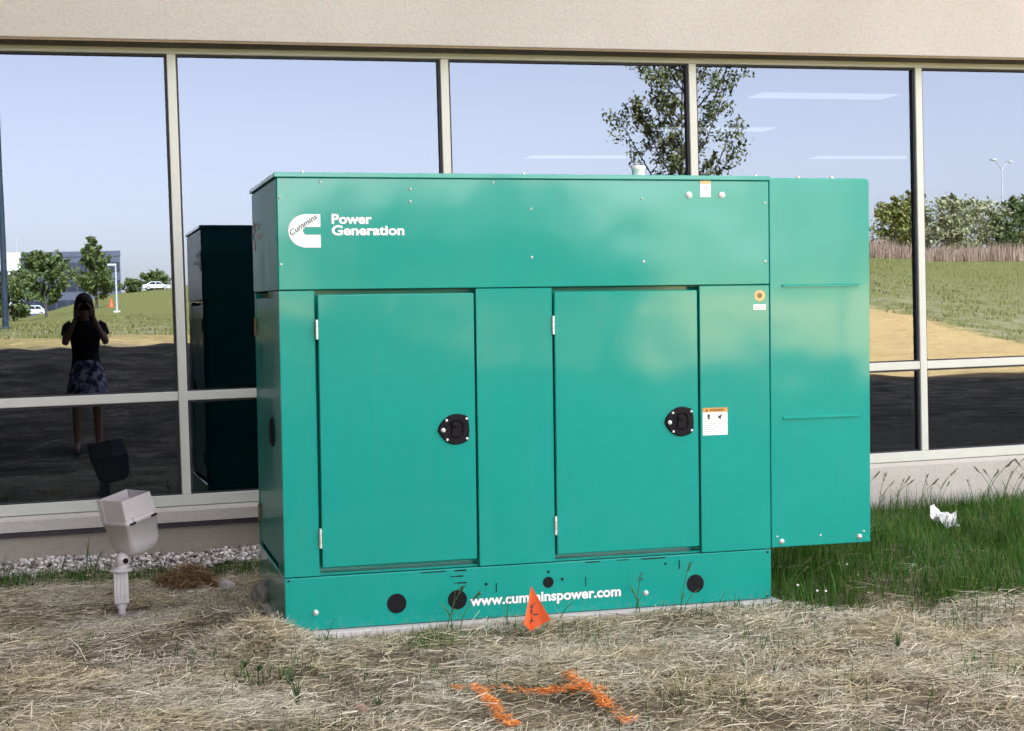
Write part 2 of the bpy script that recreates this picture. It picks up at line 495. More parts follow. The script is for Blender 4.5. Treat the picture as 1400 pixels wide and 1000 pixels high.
MT['top'] = simple('black_cotton', (0.012, 0.012, 0.016), 0.9, 0.2, 30)
def make_skirt():
    m, n, P, N, L = nt('patterned_skirt')
    tc = N.new('ShaderNodeTexCoord')
    f = noise(N, L, tc.outputs['Object'], 14, 3)
    L.new(ramp(N, L, f, [(0.40, (0.03, 0.03, 0.06)), (0.5, (0.16, 0.17, 0.30)), (0.6, (0.5, 0.5, 0.55))]), P.inputs['Base Color'])
    P.inputs['Roughness'].default_value = 0.9
    return m
MT['skirt'] = make_skirt()

# ------------------------------------------------------------------ terrain
AZ = np.array([-0.1635, -0.0202, 0.0259, 0.0664, 0.1792, 0.2892, 0.406, 0.5597, 0.6016, 0.688, 0.9565])
DR = np.array([8.4, 13, 17, 21, 25, 30, 35, 40, 47, 60, 80, 100, 120, 150, 200, 270, 400])
HT = np.array([
 [-0.27, -0.23, -0.17, -0.12, -0.02, 0.07, 0.18, 0.27, 0.40, 0.62, 0.95, 1.58],
 [-0.36, -0.31, -0.28, -0.22, -0.18, -0.13, -0.07, 0.03, 0.17, 0.50, 1.04, 2.08],
 [-0.36, -0.33, -0.28, -0.23, -0.12, 0.09, 0.30, 0.64, 1.28, 2.35, 4.28, 6.71],
 [-0.39, -0.36, -0.31, -0.26, -0.17, 0.00, 0.23, 0.56, 1.26, 2.70, 5.15, 7.81],
 [-0.69, -0.65, -0.61, -0.51, -0.36, -0.02, 0.35, 0.88, 1.82, 3.39, 5.61, 8.50],
 [-0.98, -0.84, -0.67, -0.44, 0.04, 0.64, 1.25, 1.97, 3.05, 4.66, 7.09, 10.71],
 [-1.30, -0.98, -0.61, -0.24, 0.22, 0.94, 1.79, 2.63, 3.75, 5.41, 7.85, 11.83],
 [-1.61, -1.16, -0.58, 0.19, 0.75, 1.72, 2.68, 3.66, 4.89, 6.73, 9.37, 14.09],
 [-1.65, -1.06, -0.52, -0.16, 0.34, 1.35, 2.44, 3.51, 4.78, 6.59, 9.18, 13.82],
 [-1.70, -1.21, -0.95, -0.60, -0.01, 1.12, 2.28, 3.39, 4.65, 6.41, 8.95, 13.48],
 [-1.83, -1.42, -1.27, -0.80, -0.15, 0.96, 1.90, 2.97, 4.15, 5.77, 7.94, 12.00]])
def _near_rows():
    out = []
    for row in HT:
        z30 = row[0]
        out.append([-1.33, -1.39, -1.42, -1.42 + 0.50 * (z30 + 1.42), -1.42 + 0.90 * (z30 + 1.42)] + list(row))
    return np.array(out)
HT2 = _near_rows()

def vnoise(x, y, s, seed=0):
    """smooth value noise in [-1,1]"""
    x = np.asarray(x, dtype=float) / s + seed * 17.31; y = np.asarray(y, dtype=float) / s + seed * 9.77
    xi = np.floor(x); yi = np.floor(y); fx = x - xi; fy = y - yi
    fx = fx * fx * (3 - 2 * fx); fy = fy * fy * (3 - 2 * fy)
    def h(a, b):
        q = np.sin(a * 127.1 + b * 311.7 + seed * 74.7) * 43758.5453
        return (q - np.floor(q)) * 2 - 1
    return (h(xi, yi) * (1 - fx) + h(xi + 1, yi) * fx) * (1 - fy) + (h(xi, yi + 1) * (1 - fx) + h(xi + 1, yi + 1) * fx) * fy

def gz(x, y):
    """height of the ground"""
    x = np.asarray(x, dtype=float); y = np.asarray(y, dtype=float)
    t = -y; d = np.maximum(8.4 + t, 8.4)
    a = np.clip(x / d, AZ[0], AZ[-1])
    dc = np.clip(d, DR[0], DR[-1])
    i = np.clip(np.searchsorted(AZ, a, side='right') - 1, 0, len(AZ) - 2)
    j = np.clip(np.searchsorted(DR, dc, side='right') - 1, 0, len(DR) - 2)
    fa = (a - AZ[i]) / (AZ[i + 1] - AZ[i]); fd = (dc - DR[j]) / (DR[j + 1] - DR[j])
    far = (HT2[i, j] * (1 - fa) + HT2[i + 1, j] * fa) * (1 - fd) + (HT2[i, j + 1] * (1 - fa) + HT2[i + 1, j + 1] * fa) * fd
    # near the wall and the pad
    tn = np.clip(t, 0, None)
    near = -1.285 - 0.0055 * np.minimum(tn, 2.4) - 0.016 * np.clip(tn - 2.4, 0, 6) - 0.004 * np.clip(x - 1.0, 0, 4) * np.clip(tn, 0, 1)
    k = np.clip((t - 4.6) / 3.4, 0, 1); k = k * k * (3 - 2 * k)
    z = near * (1 - k) + far * k
    calm = 1 - 0.65 * np.clip((y + 2.85) / 0.3, 0, 1) * ((x > 0.7) & (x < 3.0))
    amp = np.where(t < 6, 0.019 * calm, 0.02 + 0.02 * np.clip((t - 8) / 12, 0, 1))
    z = z + amp * vnoise(x, y, 0.35, 1) + amp * 1.3 * vnoise(x, y, 1.1, 2)
    # keep the pad area quiet
    q = (x > 0.6) & (x < 3.1) & (y > -2.42) & (y < -1.0)
    z = np.where(q, near - 0.012, z)
    return z + 0.075 * np.exp(-((x - 0.70) / 0.17) ** 2 - ((y + 2.36) / 0.15) ** 2) * (x < 0.80 + 0.2 * (y < -2.28)) + 0.03 * np.exp(-((x - 0.62) / 0.2) ** 2 - ((y + 1.7) / 0.35) ** 2) * (x < 0.8)
def gzf(x, y): return float(gz(np.array([x]), np.array([y]))[0])

def axis(parts):
    out = []
    for a, b, s in parts:
        out += list(np.arange(a, b - 1e-6, s))
    out.append(parts[-1][1])
    return np.array(out)
gx = axis([(-800, -200, 60), (-200, -40, 12), (-40, -6, 2), (-6, -2, 0.4), (-2, 7, 0.07), (7, 14, 0.5), (14, 40, 0.9), (40, 120, 3), (120, 240, 12), (240, 840, 60)])
gy = axis([(-800, -300, 50), (-300, -120, 6), (-120, -40, 2), (-40, -14, 0.6), (-14, -5, 0.3), (-5, 0.3, 0.07), (0.3, 2, 0.8), (2, 60, 15), (60, 800, 120)])
GX, GY = np.meshgrid(gx, gy)
GZ = gz(GX, GY)
nx, ny = len(gx), len(gy)
idx = np.arange(nx * ny).reshape(ny, nx)
Q = np.stack([idx[:-1, :-1], idx[:-1, 1:], idx[1:, 1:], idx[1:, :-1]], -1).reshape(-1, 4)
go = link('ground', npmesh('ground', np.stack([GX, GY, GZ], -1).reshape(-1, 3), Q, MT['ground'], True))
tag(go, kind='structure')

# ------------------------------------------------------------------ office building with the window band
B = thing('office_building', 'beige concrete office building with a band of dark reflective windows behind the generator', 'building', (0, 0, -1.3))
def bp(name, mb, m, parent=B):
    o = mb.build(name, m, parent)
    if parent is B: o.location = (0, 0, 1.3)
    return o
XL, XR = -32.0, 40.0
ZT = 16.6
FY = -0.20
# fascia: precast panels, 3 m above the windows, then the upper wall
for i, (a, b) in enumerate([(XL, -9.0), (-9.0, 8.6), (8.6, 24.0), (24.0, XR)]):
    bp('fascia_panel', MB().box(a + 0.006, b - 0.006, FY, 0.30, 1.437, 4.2, 0.006), MT['fascia'])
bp('upper_wall', MB().box(XL, XR, FY + 0.02, 0.30, 4.212, ZT, 0.0), MT['fascia'])
bp('soffit_back_strip', MB().box(XL, XR, -0.03, 0.10, 1.405 + 0.048, 1.436, 0.0), MT['soffitshade'])
bp('roof', MB().box(XL, XR, 0.302, 16.0, ZT - 0.5, ZT - 0.1), MT['fascia'])
bp('side_wall', MB().box(XL, XL + 0.3, 0.302, 16.0, -1.6, ZT - 0.502), MT['fascia'])
bp('side_wall', MB().box(XR - 0.3, XR, 0.302, 16.0, -1.6, ZT - 0.502), MT['fascia'])
bp('rear_wall', MB().box(XL, XR, 16.002, 16.3, -1.6, ZT), MT['fascia'])
# aluminium frame
YF, YB = -0.022, 0.10
bp('window_head', MB().box(XL, XR, YF, YB, 1.395, 1.452, 0.003), MT['frame'])
bp('window_sill', MB().box(XL, XR, YF - 0.004, YB, -1.009, -0.950, 0.003), MT['frame'])
sp = 1.489
mull = [0.592 + sp * i for i in range(-14, 22)]
for x in mull:
    if x - 0.03 < XL or x + 0.03 > XR: continue
    bp('mullion', MB().box(x - 0.0235, x + 0.0235, YF - 0.003, YB, -0.9497, 1.3947, 0.003), MT['frame'])
xs = [x for x in mull]
for a, b in zip(xs[:-1], xs[1:]):
    bp('transom', MB().box(a + 0.0237, b - 0.0237, YF, YB, -0.446, -0.397, 0.003), MT['frame'])
    for z0, z1 in ((-0.9497, -0.4463), (-0.3967, 1.3947)):
        g = MB()
        e = 0.011
        for q in ((a + 0.0237, a + 0.0237 + e, z0, z1), (b - 0.0237 - e, b - 0.0237, z0, z1), (a + 0.0237 + e, b - 0.0237 - e, z0, z0 + e * 0.6), (a + 0.0237 + e, b - 0.0237 - e, z1 - e, z1)):
            g.box(q[0], q[1], -0.008, 0.035, q[2], q[3])
        w_ = bp('window', g, MT['gasket'])
        pane = MB().box(a + 0.026, b - 0.026, 0.012, 0.018, z0 + 0.004, z1 - 0.004)
        po = pane.build('pane', MT['glass'], w_)
        # panes never sit quite parallel: each turns what it mirrors a little
        cx, cz = (a + b) / 2, (z0 + z1) / 2
        ang = random.uniform(-0.0006, 0.0006), random.uniform(-0.0006, 0.0006)
        M_ = Matrix.Translation((cx, 0.015, cz)) @ Matrix.Rotation(ang[0], 4, 'X') @ Matrix.Rotation(ang[1], 4, 'Z') @ Matrix.Translation((-cx, -0.015, -cz))
        po.data.transform(M_)
# base of the wall: left part has a projecting ledge with a dark flashing under it
XS = 2.3
led = MB()
led.prism([(-0.075, -1.088), (-0.075, -1.030), (-0.055, -1.012), (0.3, -1.0095), (0.3, -1.088)], 0, XL, XS)
bp('ledge', led, MT['wall'])
bp('flashing', MB().box(XL, XS, -0.035, 0.3, -1.122, -1.0885), MT['strip'])
bp('foundation_wall', MB().box(XL, XS, 0.0, 0.3, -1.7, -1.1225), MT['found'])
rl = MB()
rl.prism([(-0.042, -1.7), (-0.042, -1.035), (-0.03, -1.012), (0.3, -1.0095), (0.3, -1.7)], 0, XS + 0.004, XR)
bp('foundation_wall', rl, MT['wall'])
# unseen wing added on the left, sized to block sky light
WX = -1.25
bp('added_wing_wall', MB().box(WX - 9, WX, -12.0, FY - 0.003, 1.46, ZT), MT['wingdark'])
bp('added_wing_head', MB().box(WX - 9, WX - 0.10, -11.9, FY - 0.003, 1.40, 1.457), MT['frame'])
bp('added_wing_base', MB().box(WX - 9, WX - 0.05, -11.95, FY - 0.003, -1.7, -1.0), MT['wall'])
bp('added_wing_core', MB().box(WX - 9, WX - 0.55, -11.5, FY - 0.003, -0.998, 1.398), MT['dark'])
for k in range(8):  # glazing of the added wing
    y0_, y1_ = -11.9 + k * 1.43, -7.4 + (k + 1) * 1.43
    bp('mullion', MB().box(WX - 0.20, WX - 0.10, y0_ - 0.024, y0_ + 0.024, -0.997, 1.397, 0.003), MT['frame'])
    w_ = bp('window', MB().box(WX - 0.18, WX - 0.12, y0_ + 0.025, y1_ - 0.025, -0.44, -0.40, 0.003), MT['frame'])
    MB().box(WX - 0.155, WX - 0.149, y0_ + 0.026, y1_ - 0.026, -0.996, -0.441).build('pane', MT['glass'], w_)
    MB().box(WX - 0.155, WX - 0.149, y0_ + 0.026, y1_ - 0.026, -0.399, 1.396).build('pane', MT['glass'], w_)
bp('soffit_shade_strip', MB().box(XL, XR, FY + 0.004, -0.032, 1.425, 1.4365), MT['soffitshade'])  # brown tone of the shaded, bounce-lit fascia underside, painted as a strip
# dim room behind the glass
bp('room_floor', MB().box(XL + 0.3, XR - 0.3, 0.31, 15.9, -1.15, -1.02), MT['dark'])
bp('room_ceiling', MB().box(XL + 0.3, XR - 0.3, 0.31, 15.9, 1.75, 1.85), MT['ceil'])
bp('room_wall', MB().box(XL + 0.3, XR - 0.3, 14.0, 14.1, -1.018, 1.748), MT['dark'])
MT['tube'] = emit('lit_diffuser', (1.0, 0.97, 1.0), 0.14)
for (cx, cy, lx, lab) in ((6.22, 3.4, 1.25, 'brightest lit ceiling light behind the glass, upper right beside the tree reflection'),
                      (9.4, 8.5, 1.3, 'lit ceiling light behind the glass just above the generator hood at right'),
                      (5.75, 8.45, 1.2, 'faint lit ceiling light behind the glass, left of the reflected tree above the generator'),
                      (6.25, 5.75, 1.2, 'lit ceiling light behind the glass, seen through the reflected tree crown')):
    c = thing('ceiling_light', lab, 'ceiling light', (cx, cy, 1.75), 0, 'ceiling lights behind the windows')
    MB().box(-lx / 2 - 0.02, lx / 2 + 0.02, -0.17, 0.17, -0.035, -0.001, 0.004).build('housing', MT['frame'], c)
    MB().box(-lx / 2, lx / 2, -0.15, 0.15, -0.041, -0.0355).build('diffuser', MT['tube'], c)

# ------------------------------------------------------------------ generator enclosure
GO = Vector((0.802, -2.27, -1.271))
gu = Vector((0.99981, -0.01546, -0.01179)).normalized()
gw = Vector((0.0117, -0.0085, 0.9999))
gw = (gw - gu * gw.dot(gu)).normalized()
gv = gw.cross(gu)
GM = Matrix(((gu.x, gv.x, gw.x, GO.x), (gu.y, gv.y, gw.y, GO.y), (gu.z, gv.z, gw.z, GO.z), (0, 0, 0, 1)))
G = thing('generator', 'large teal green metal generator cabinet with two front doors standing on a concrete pad', 'generator')
G.matrix_world = GM
W, D, H = 2.1106, 0.9326, 1.831
def gp(name, mb, m, parent=G): return mb.build(name, MT[m], parent)
BV = 0.004
# skid base
gp('skid_base', MB().box(0, W, 0, D, 0.0, 0.2145, 0.003), 'paint')
def disc(u, v, wv, r, th, n=24, sx=1.0):
    mb = MB()
    vs = [(u + r * sx * math.cos(2 * math.pi * k / n), v, wv + r * math.sin(2 * math.pi * k / n)) for k in range(n)]
    ve = [(x, v - th, z) for x, _, z in vs]
    mb.add(vs + ve, [tuple(range(n, 2 * n))[::-1] if False else tuple(range(n, 2 * n))] + [(k, (k + 1) % n, n + (k + 1) % n, n + k) for k in range(n)])
    return mb
def ring(u, v, wv, r0, r1, th, n=28):
    mb = MB(); vs = []
    for r, vv in ((r1, v), (r1 - 0.0015, v - th), (r0, v - th), (r0, v)):
        vs += [(u + r * math.cos(2 * math.pi * k / n), vv, wv + r * math.sin(2 * math.pi * k / n)) for k in range(n)]
    mb.add(vs, [(j * n + k, j * n + (k + 1) % n, (j + 1) * n + (k + 1) % n, (j + 1) * n + k) for j in range(3) for k in range(n)], True)
    return mb
for (u, z, r) in ((0.4525, 0.0865, 0.0405), (0.7065, 0.0855, 0.0405), (1.756, 0.0865, 0.0395), (1.0975, 0.1335, 0.0235)):
    gp('knockout_plug', disc(u, 0.0, z, r, 0.0012, 32), 'black')
for (u, z, r) in ((1.0985, 0.1775, 0.006), (0.829, 0.142, 0.0065), (1.1585, 0.143, 0.0065), (0.0155, 0.2045, 0.005), (2.0935, 0.203, 0.005), (2.0925, 0.012, 0.005), (1.62, 0.18, 0.005)):
    gp('bolt_hole', disc(u, 0.0, z, r, 0.0012, 12), 'black')
for (a, b, z0, z1) in ((0.555, 0.66, 0.2045, 0.2085), (0.697, 0.746, 0.203, 0.209), (0.678, 0.700, 0.181, 0.1845), (0.703, 0.733, 0.180, 0.1855), (0.693, 0.700, 0.1535, 0.157), (0.704, 0.748, 0.152, 0.157),
                   (0.8705, 0.8745, 0.106, 0.145), (1.260, 0.1264 + 1.137, 0.106, 0.146), (1.262, 1.324, 0.205, 0.2095), (1.40, 1.455, 0.2065, 0.2095), (1.511, 1.62, 0.2045, 0.2095), (1.681, 1.6855, 0.154, 0.192)):
    gp('lifting_slot', MB().box(a, b, -0.0014, 0.001, z0, z1), 'black')
def bolt(u, z, r, name='bolt', m='zinc', v=0.0, parent=G):
    mb = MB().lathe([(r * 1.25, 0.0), (r * 1.25, r * 0.25), (r, r * 0.4), (r * 0.8, r * 0.75), (0.0005, r * 0.95)], (0, 0, 0), 14)
    mb.v = [(x + u, v - zz, y + z) for x, y, zz in mb.v]
    mb.f = [q[::-1] for q in mb.f]
    return gp(name, mb, m, parent)
bolt(0.121, 0.071, 0.010); bolt(1.529, 0.06, 0.010)
# inner core seen in the gaps
gp('inner_frame', MB().box(0.060, W - 0.008, 0.075, D - 0.03, 0.215, 1.365), 'paint')
# front posts
for a, b in ((0.0, 0.141), (0.8035, 1.1295), (1.7875, W)):
    gp('front_post', MB().box(a, b, 0.0, 0.027, 0.2185, 1.3635, 0.002), 'paint')
gp('door_sill_channel', MB().box(0.1415, 0.803, 0.020, 0.074, 0.2165, 0.225, 0.001), 'paint')
gp('door_sill_channel', MB().box(1.13, 1.787, 0.020, 0.074, 0.2165, 0.225, 0.001), 'paint')
# doors
def hinge_mb(u, z0, z1, v=-0.004):
    mb = MB()
    n = 3
    for i in range(n):
        a = z0 + (z1 - z0) * i / n + 0.001; b = z0 + (z1 - z0) * (i + 1) / n - 0.001
        mb.tube([(u, v, a), (u, v, b)], 0.0062, 10)
    return mb
LP = [(-22, 1), (-20.5, -5), (-17, -10.5), (-11, -16), (-5, -19.5), (2, -21), (9, -20.5), (16, -18.5), (18.5, -16.5), (20, -9), (20.8, 0), (20.3, 8), (18.5, 14.5), (16, 16.5), (9, 19), (2, 20), (-4, 19), (-11, 15.5), (-17, 9)]
def door(u0, u1, z0, z1, cu_, cz_, tilt=0.0):
    d = gp('door', MB().box(u0, u1, -0.0025, 0.018, z0, z1, 0.0035), 'paint')
    d.rotation_euler = (R(tilt), 0, 0)
    d.location = (0, -0.0, 0)
    for h0, h1 in ((1.169, 1.248), (0.330, 0.411)):
        gp('hinge', hinge_mb(u0 - 0.006, h0, h1), 'zinc', d)
    s = 0.0031
    pts = [(cu_ + x * s, cz_ - y * s) for x, y in LP]
    la = MB()
    n = len(pts); vs = []
    for k, vv in ((1.0, -0.0027), (1.0, -0.008), (0.93, -0.012), (0.60, -0.012), (0.52, -0.0065), (0.2, -0.0065)):
        vs += [(cu_ + (a - cu_) * k, vv, cz_ + (b - cz_) * k) for a, b in pts]
    fs = [(j * n + k, j * n + (k + 1) % n, (j + 1) * n + (k + 1) % n, (j + 1) * n + k) for j in range(5) for k in range(n)]
    fs.append(tuple(range(5 * n, 6 * n)))
    la.add(vs, fs)
    gp('latch_plate', la, 'black', d)
    gp('paddle', MB().box(cu_ - 0.012, cu_ + 0.022, -0.0135, -0.0066, cz_ - 0.030, cz_ + 0.026, 0.003).lathe([(0.0135, 0), (0.0135, 0.004), (0.009, 0.006), (0.0005, 0.006)], (0, 0, 0), 14, M=Matrix.Translation((cu_ + 0.002, -0.0135, cz_ + 0.02)) @ Matrix.Rotation(R(90), 4, 'X')), 'black', d)
    for x, y, r in ((-10.3, -12.8, 0.0042), (16.8, -14.2, 0.0042), (-9.8, 12.8, 0.0042), (17, 12.0, 0.0042), (-15, 0, 0.0072)):
        bolt(cu_ + x * s, cz_ - y * s, r, 'rivet' if r < 0.005 else 'lock_cylinder', 'white', -0.0115, d)
    return d
door(0.1520, 0.7920, 0.2500, 1.3455, 0.701, 0.7885, 0.45)
door(1.1385, 1.7765, 0.2470, 1.3465, 1.689, 0.7855)
# upper housing and lid
gp('upper_housing', MB().box(0.0, W, -0.003, D, 1.3672, 1.8115, 0.003), 'paint')
lid = MB().box(-0.012, W + 0.001, -0.014, D + 0.014, 1.812, 1.832, 0.003)
gp('roof_lid', lid, 'paint')
for (u, z, r) in ((0.537, 1.768, 0.005), (0.536, 1.718, 0.005), (0.173, 1.795, 0.0045), (0.0105, 1.468, 0.0045), (0.0105, 1.733, 0.004), (1.044, 1.49, 0.005), (1.043, 1.689, 0.0045), (1.535, 1.469, 0.005), (1.53, 1.733, 0.004), (2.092, 1.716, 0.0045), (2.091, 1.465, 0.005), (0.883, 1.797, 0.0045)):
    bolt(u, z, r, 'rivet', 'zinc', -0.003)
for u in (1.742, 1.893):
    bolt(u, 1.7495, 0.0115, 'lifting_bolt', 'white', -0.003)
for u in (0.105, 1.02, 2.06):
    gp('lid_screw', MB().lathe([(0.008, 0), (0.008, 0.004), (0.004, 0.009), (0.0005, 0.009)], (u, 0.02, 1.8322), 10), 'zinc')
ex = MB().lathe([(0.030, 0.0), (0.030, 0.066), (0.033, 0.068), (0.033, 0.080), (0.028, 0.084), (0.0005, 0.086)], (1.70, 0.5, 1.8325), 20)
gp('exhaust_cap', ex, 'white')
# left end: posts and an end door
for a, b in ((0.0285, 0.205), (0.885, D)):
    gp('end_post', MB().box(0.0, 0.027, a, b, 0.2185, 1.3635, 0.002), 'paintend')
ed = gp('end_door', MB().box(0.002, 0.022, 0.213, 0.877, 0.240, 1.338, 0.003), 'paintend')
gp('end_panel', MB().box(-0.0035, -0.0005, 0.004, D - 0.004, 1.372, 1.806, 0.001), 'paintend')
for h0, h1 in ((1.17, 1.25), (0.33, 0.41)):
    hm = hinge_mb(0, h0, h1, 0); hm.v = [(-0.004 + x, 0.881 + y, z) for x, y, z in hm.v]
    gp('hinge', hm, 'goldc', ed)
el = MB().lathe([(0.062, 0), (0.062, 0.006), (0.05, 0.012), (0.02, 0.012), (0.0005, 0.010)], (0, 0, 0), 20, M=Matrix.Translation((0.002, 0.32, 0.78)) @ Matrix.Rotation(R(-90), 4, 'Y'))
gp('latch_plate', el, 'black', ed)
# rear: two plain service panels
gp('rear_panel', MB().box(0.0, 1.05, D - 0.029, D, 0.2185, 1.3635, 0.003), 'paint')
gp('rear_panel', MB().box(1.056, W, D - 0.029, D, 0.2185, 1.3635, 0.003), 'paint')
# intake hood on the right end
hp = [(2.1142, 0.2215), (2.5905, 0.2215)]
for k in range(7):
    t = math.pi / 2 * k / 6
    hp.append((2.5905 - 0.022 + 0.022 * math.cos(t), 1.826 - 0.022 + 0.022 * math.sin(t)))
hp.append((2.1142, 1.826))
hd = MB().prism(hp, 1, -0.001, D - 0.02, bev=0.0025)
gp('intake_hood', hd, 'paint')
for z in (1.361, 0.788):
    rb = MB()
    rb.prism([(0.004, z + 0.007), (-0.011, z - 0.002), (-0.011, z - 0.006), (0.004, z - 0.007)], 0, 2.171, 2.539)
    gp('drip_ridge', rb, 'paint')
for (u, z, r) in ((2.161, 0.246, 0.010), (2.535, 0.2475, 0.010), (2.347, 0.263, 0.0045), (2.14, 0.268, 0.004), (2.557, 0.27, 0.004)):
    bolt(u, z, r, 'bolt', 'zinc', -0.001)
for u in (2.26, 2.42):
    gp('lid_screw', MB().lathe([(0.009, 0), (0.009, 0.005), (0.004, 0.01), (0.0005, 0.01)], (u, 0.02, 1.8265), 10), 'zinc')

# printed matter
def glyphs(txt, bold=0.0, shear=0.0, space=1.0):
    cu2 = bpy.data.curves.new('lettering', 'FONT')
    cu2.body = txt; cu2.offset = bold; cu2.shear = shear; cu2.space_character = space
    cu2.resolution_u = 4
    o = bpy.data.objects.new('lettering', cu2)
    COL.objects.link(o)
    dg = bpy.context.evaluated_depsgraph_get(); dg.update()
    me = o.evaluated_get(dg).to_mesh()
    v = [tuple(q.co) for q in me.vertices]; f = [tuple(p.vertices) for p in me.polygons]
    o.evaluated_get(dg).to_mesh_clear()
    bpy.data.objects.remove(o); bpy.data.curves.remove(cu2)
    return v, f
def place(v, f, x0, y0, wd, ht, fr, off, rot=0.0, capref=None):
    """fit glyphs into a box wd x ht at x0,y0 of a face frame fr = (origin, ex, ey, normal)"""
    xs_ = [q[0] for q in v]; ys_ = [q[1] for q in v]
    ax, bx = min(xs_), max(xs_)
    ay, by = (min(ys_), max(ys_)) if capref is None else capref
    o, e1, e2, nn = [Vector(q) for q in fr]
    mb = MB(); vs = []
    c, s = math.cos(rot), math.sin(rot)
    for q in v:
        a = (q[0] - ax) / (bx - ax) * wd; b = (q[1] - ay) / (by - ay) * ht
        a, b = a * c - b * s, a * s + b * c
        vs.append(o + e1 * (x0 + a) + e2 * (y0 + b) + nn * off)
    mb.add(vs, f)
    return mb
FRONT = ((0, 0, 0), (1, 0, 0), (0, 0, 1), (0, -1, 0))
CAP = (0.0, 0.70)
def logo(fr, x0, y0, s, off, parent=G):
    """white open C emblem with a script name across its upper left"""
    o, e1, e2, nn = [Vector(q) for q in fr]
    hgt = 0.1325; half = hgt / 2; n = 28
    wdt = 0.128; rx = 0.072; ri = 0.0155
    outer = [(wdt, hgt)]; inner = [(wdt, half + ri)]
    for k in range(n + 1):
        t = math.pi / 2 + math.pi * k / n
        outer.append((rx + rx * math.cos(t), half + half * math.sin(t)))
        inner.append((rx + 0.014 * math.cos(t), half + ri * math.sin(t)))
    outer.append((wdt, 0.0)); inner.append((wdt, half - ri))
    m_ = len(outer)
    q = MB().add([o + e1 * (x0 + a * s) + e2 * (y0 + b * s) + nn * off for a, b in outer + inner], [(k, k + 1, m_ + k + 1, m_ + k) for k in range(m_ - 1)])
    l = gp('emblem', q, 'white', parent)
    gp('emblem_script', place(*glyphs('Cummins', 0.018, 0.25), x0 + 0.012 * s, y0 + 0.047 * s, 0.128 * s, 0.022 * s, fr, off + 0.0012, R(33.5), CAP), 'tealprint', l)
UH = -0.0045
logo(FRONT, 0.0425, 1.5345, 1.0, 0.0045)
gp('lettering', place(*glyphs('Power', 0.032), 0.2155, 1.6300, 0.163, 0.0375, FRONT, 0.0045, 0, CAP), 'white')
gp('lettering', place(*glyphs('Generation', 0.032), 0.2155, 1.5845, 0.2945, 0.0375, FRONT, 0.0045, 0, CAP), 'white')
gp('web_address', place(*glyphs('www.cumminspower.com', 0.031), 0.7595, 0.0565, 0.658, 0.041, FRONT, 0.0016, 0, CAP), 'white')
LEFT = ((-0.002, 0, 0), (0, -1, 0), (0, 0, 1), (-1, 0, 0))
logo(LEFT, -0.93, 1.55, 0.95, 0.0035)
gp('lettering', place(*glyphs('Power', 0.03), -0.76, 1.640, 0.14, 0.034, LEFT, 0.0035, 0, CAP), 'white')
gp('lettering', place(*glyphs('Generation', 0.03), -0.76, 1.595, 0.26, 0.034, LEFT, 0.0035, 0, CAP), 'white')
def rect(x0, x1, z0, z1, v, m, name, parent=G):
    return gp(name, MB().add([(x0, v, z0), (x1, v, z0), (x1, v, z1), (x0, v, z1)], [(0, 1, 2, 3)]), m, parent)
# warning label on the right post
wl = rect(1.797, 1.9115, 0.723, 0.8405, -0.0010, 'white', 'warning_label')
rect(1.797, 1.9115, 0.822, 0.8405, -0.0016, 'orangeprint', 'header_band', wl)
gp('warning_lettering', place(*glyphs('WARNING', 0.02), 1.828, 0.8265, 0.066, 0.0095, FRONT, 0.0022, 0, CAP).add([(1.809, -0.0022, 0.826), (1.821, -0.0022, 0.826), (1.815, -0.0022, 0.837)], [(0, 1, 2)]), 'blackprint', wl)
pk = MB()
for (cx, cz, a, b) in ((1.8245, 0.806, 0.007, 0.008), (1.8245, 0.795, 0.006, 0.004)):
    pk.add([(cx + a * math.cos(k * math.pi / 5), -0.0016, cz + b * math.sin(k * math.pi / 5)) for k in range(10)], [tuple(range(10))])
pk.add([(1.866, -0.0016, 0.812), (1.872, -0.0016, 0.804), (1.876, -0.0016, 0.807), (1.890, -0.0016, 0.815), (1.883, -0.0016, 0.803), (1.879, -0.0016, 0.790), (1.868, -0.0016, 0.797)], [(0, 1, 2, 3, 4, 5, 6)])
gp('pictogram', pk, 'blackprint', wl)
tl = MB()
for k in range(6):
    z = 0.780 - k * 0.0085
    x = 1.803
    while x < 1.900:
        l = random.uniform(0.004, 0.016)
        if random.random() < 0.85 and not (k == 5 and x > 1.87):
            tl.add([(x, -0.0016, z), (min(x + l, 1.905), -0.0016, z), (min(x + l, 1.905), -0.0016, z + 0.0035), (x, -0.0016, z + 0.0035)], [(0, 1, 2, 3)])
        x += l + 0.003
gp('fine_print', tl, 'greyprint', wl)
# small caution tag under the lid
ct = rect(1.793, 1.8415, 1.741, 1.8105, -0.0045, 'white', 'caution_tag')
rect(1.793, 1.8415, 1.797, 1.8105, -0.0051, 'gold', 'header_band', ct)
gp('pictogram', MB().add([(1.810, -0.0051, 1.776), (1.816, -0.0051, 1.785), (1.828, -0.0051, 1.793), (1.823, -0.0051, 1.782), (1.817, -0.0051, 1.774)], [(0, 1, 2, 3, 4)]), 'greyprint', ct)
gp('fine_print', MB().add([(1.800 + a, -0.0051, 1.748 + b) for b in (0, 0.008, 0.016) for a, b2 in ((0, 0), (0.034, 0))] + [(1.800 + a, -0.0051, 1.7515 + b) for b in (0, 0.008, 0.016) for a in (0, 0.034)], [(0, 1, 7, 6), (2, 3, 9, 8), (4, 5, 11, 10)]), 'greyprint', ct)
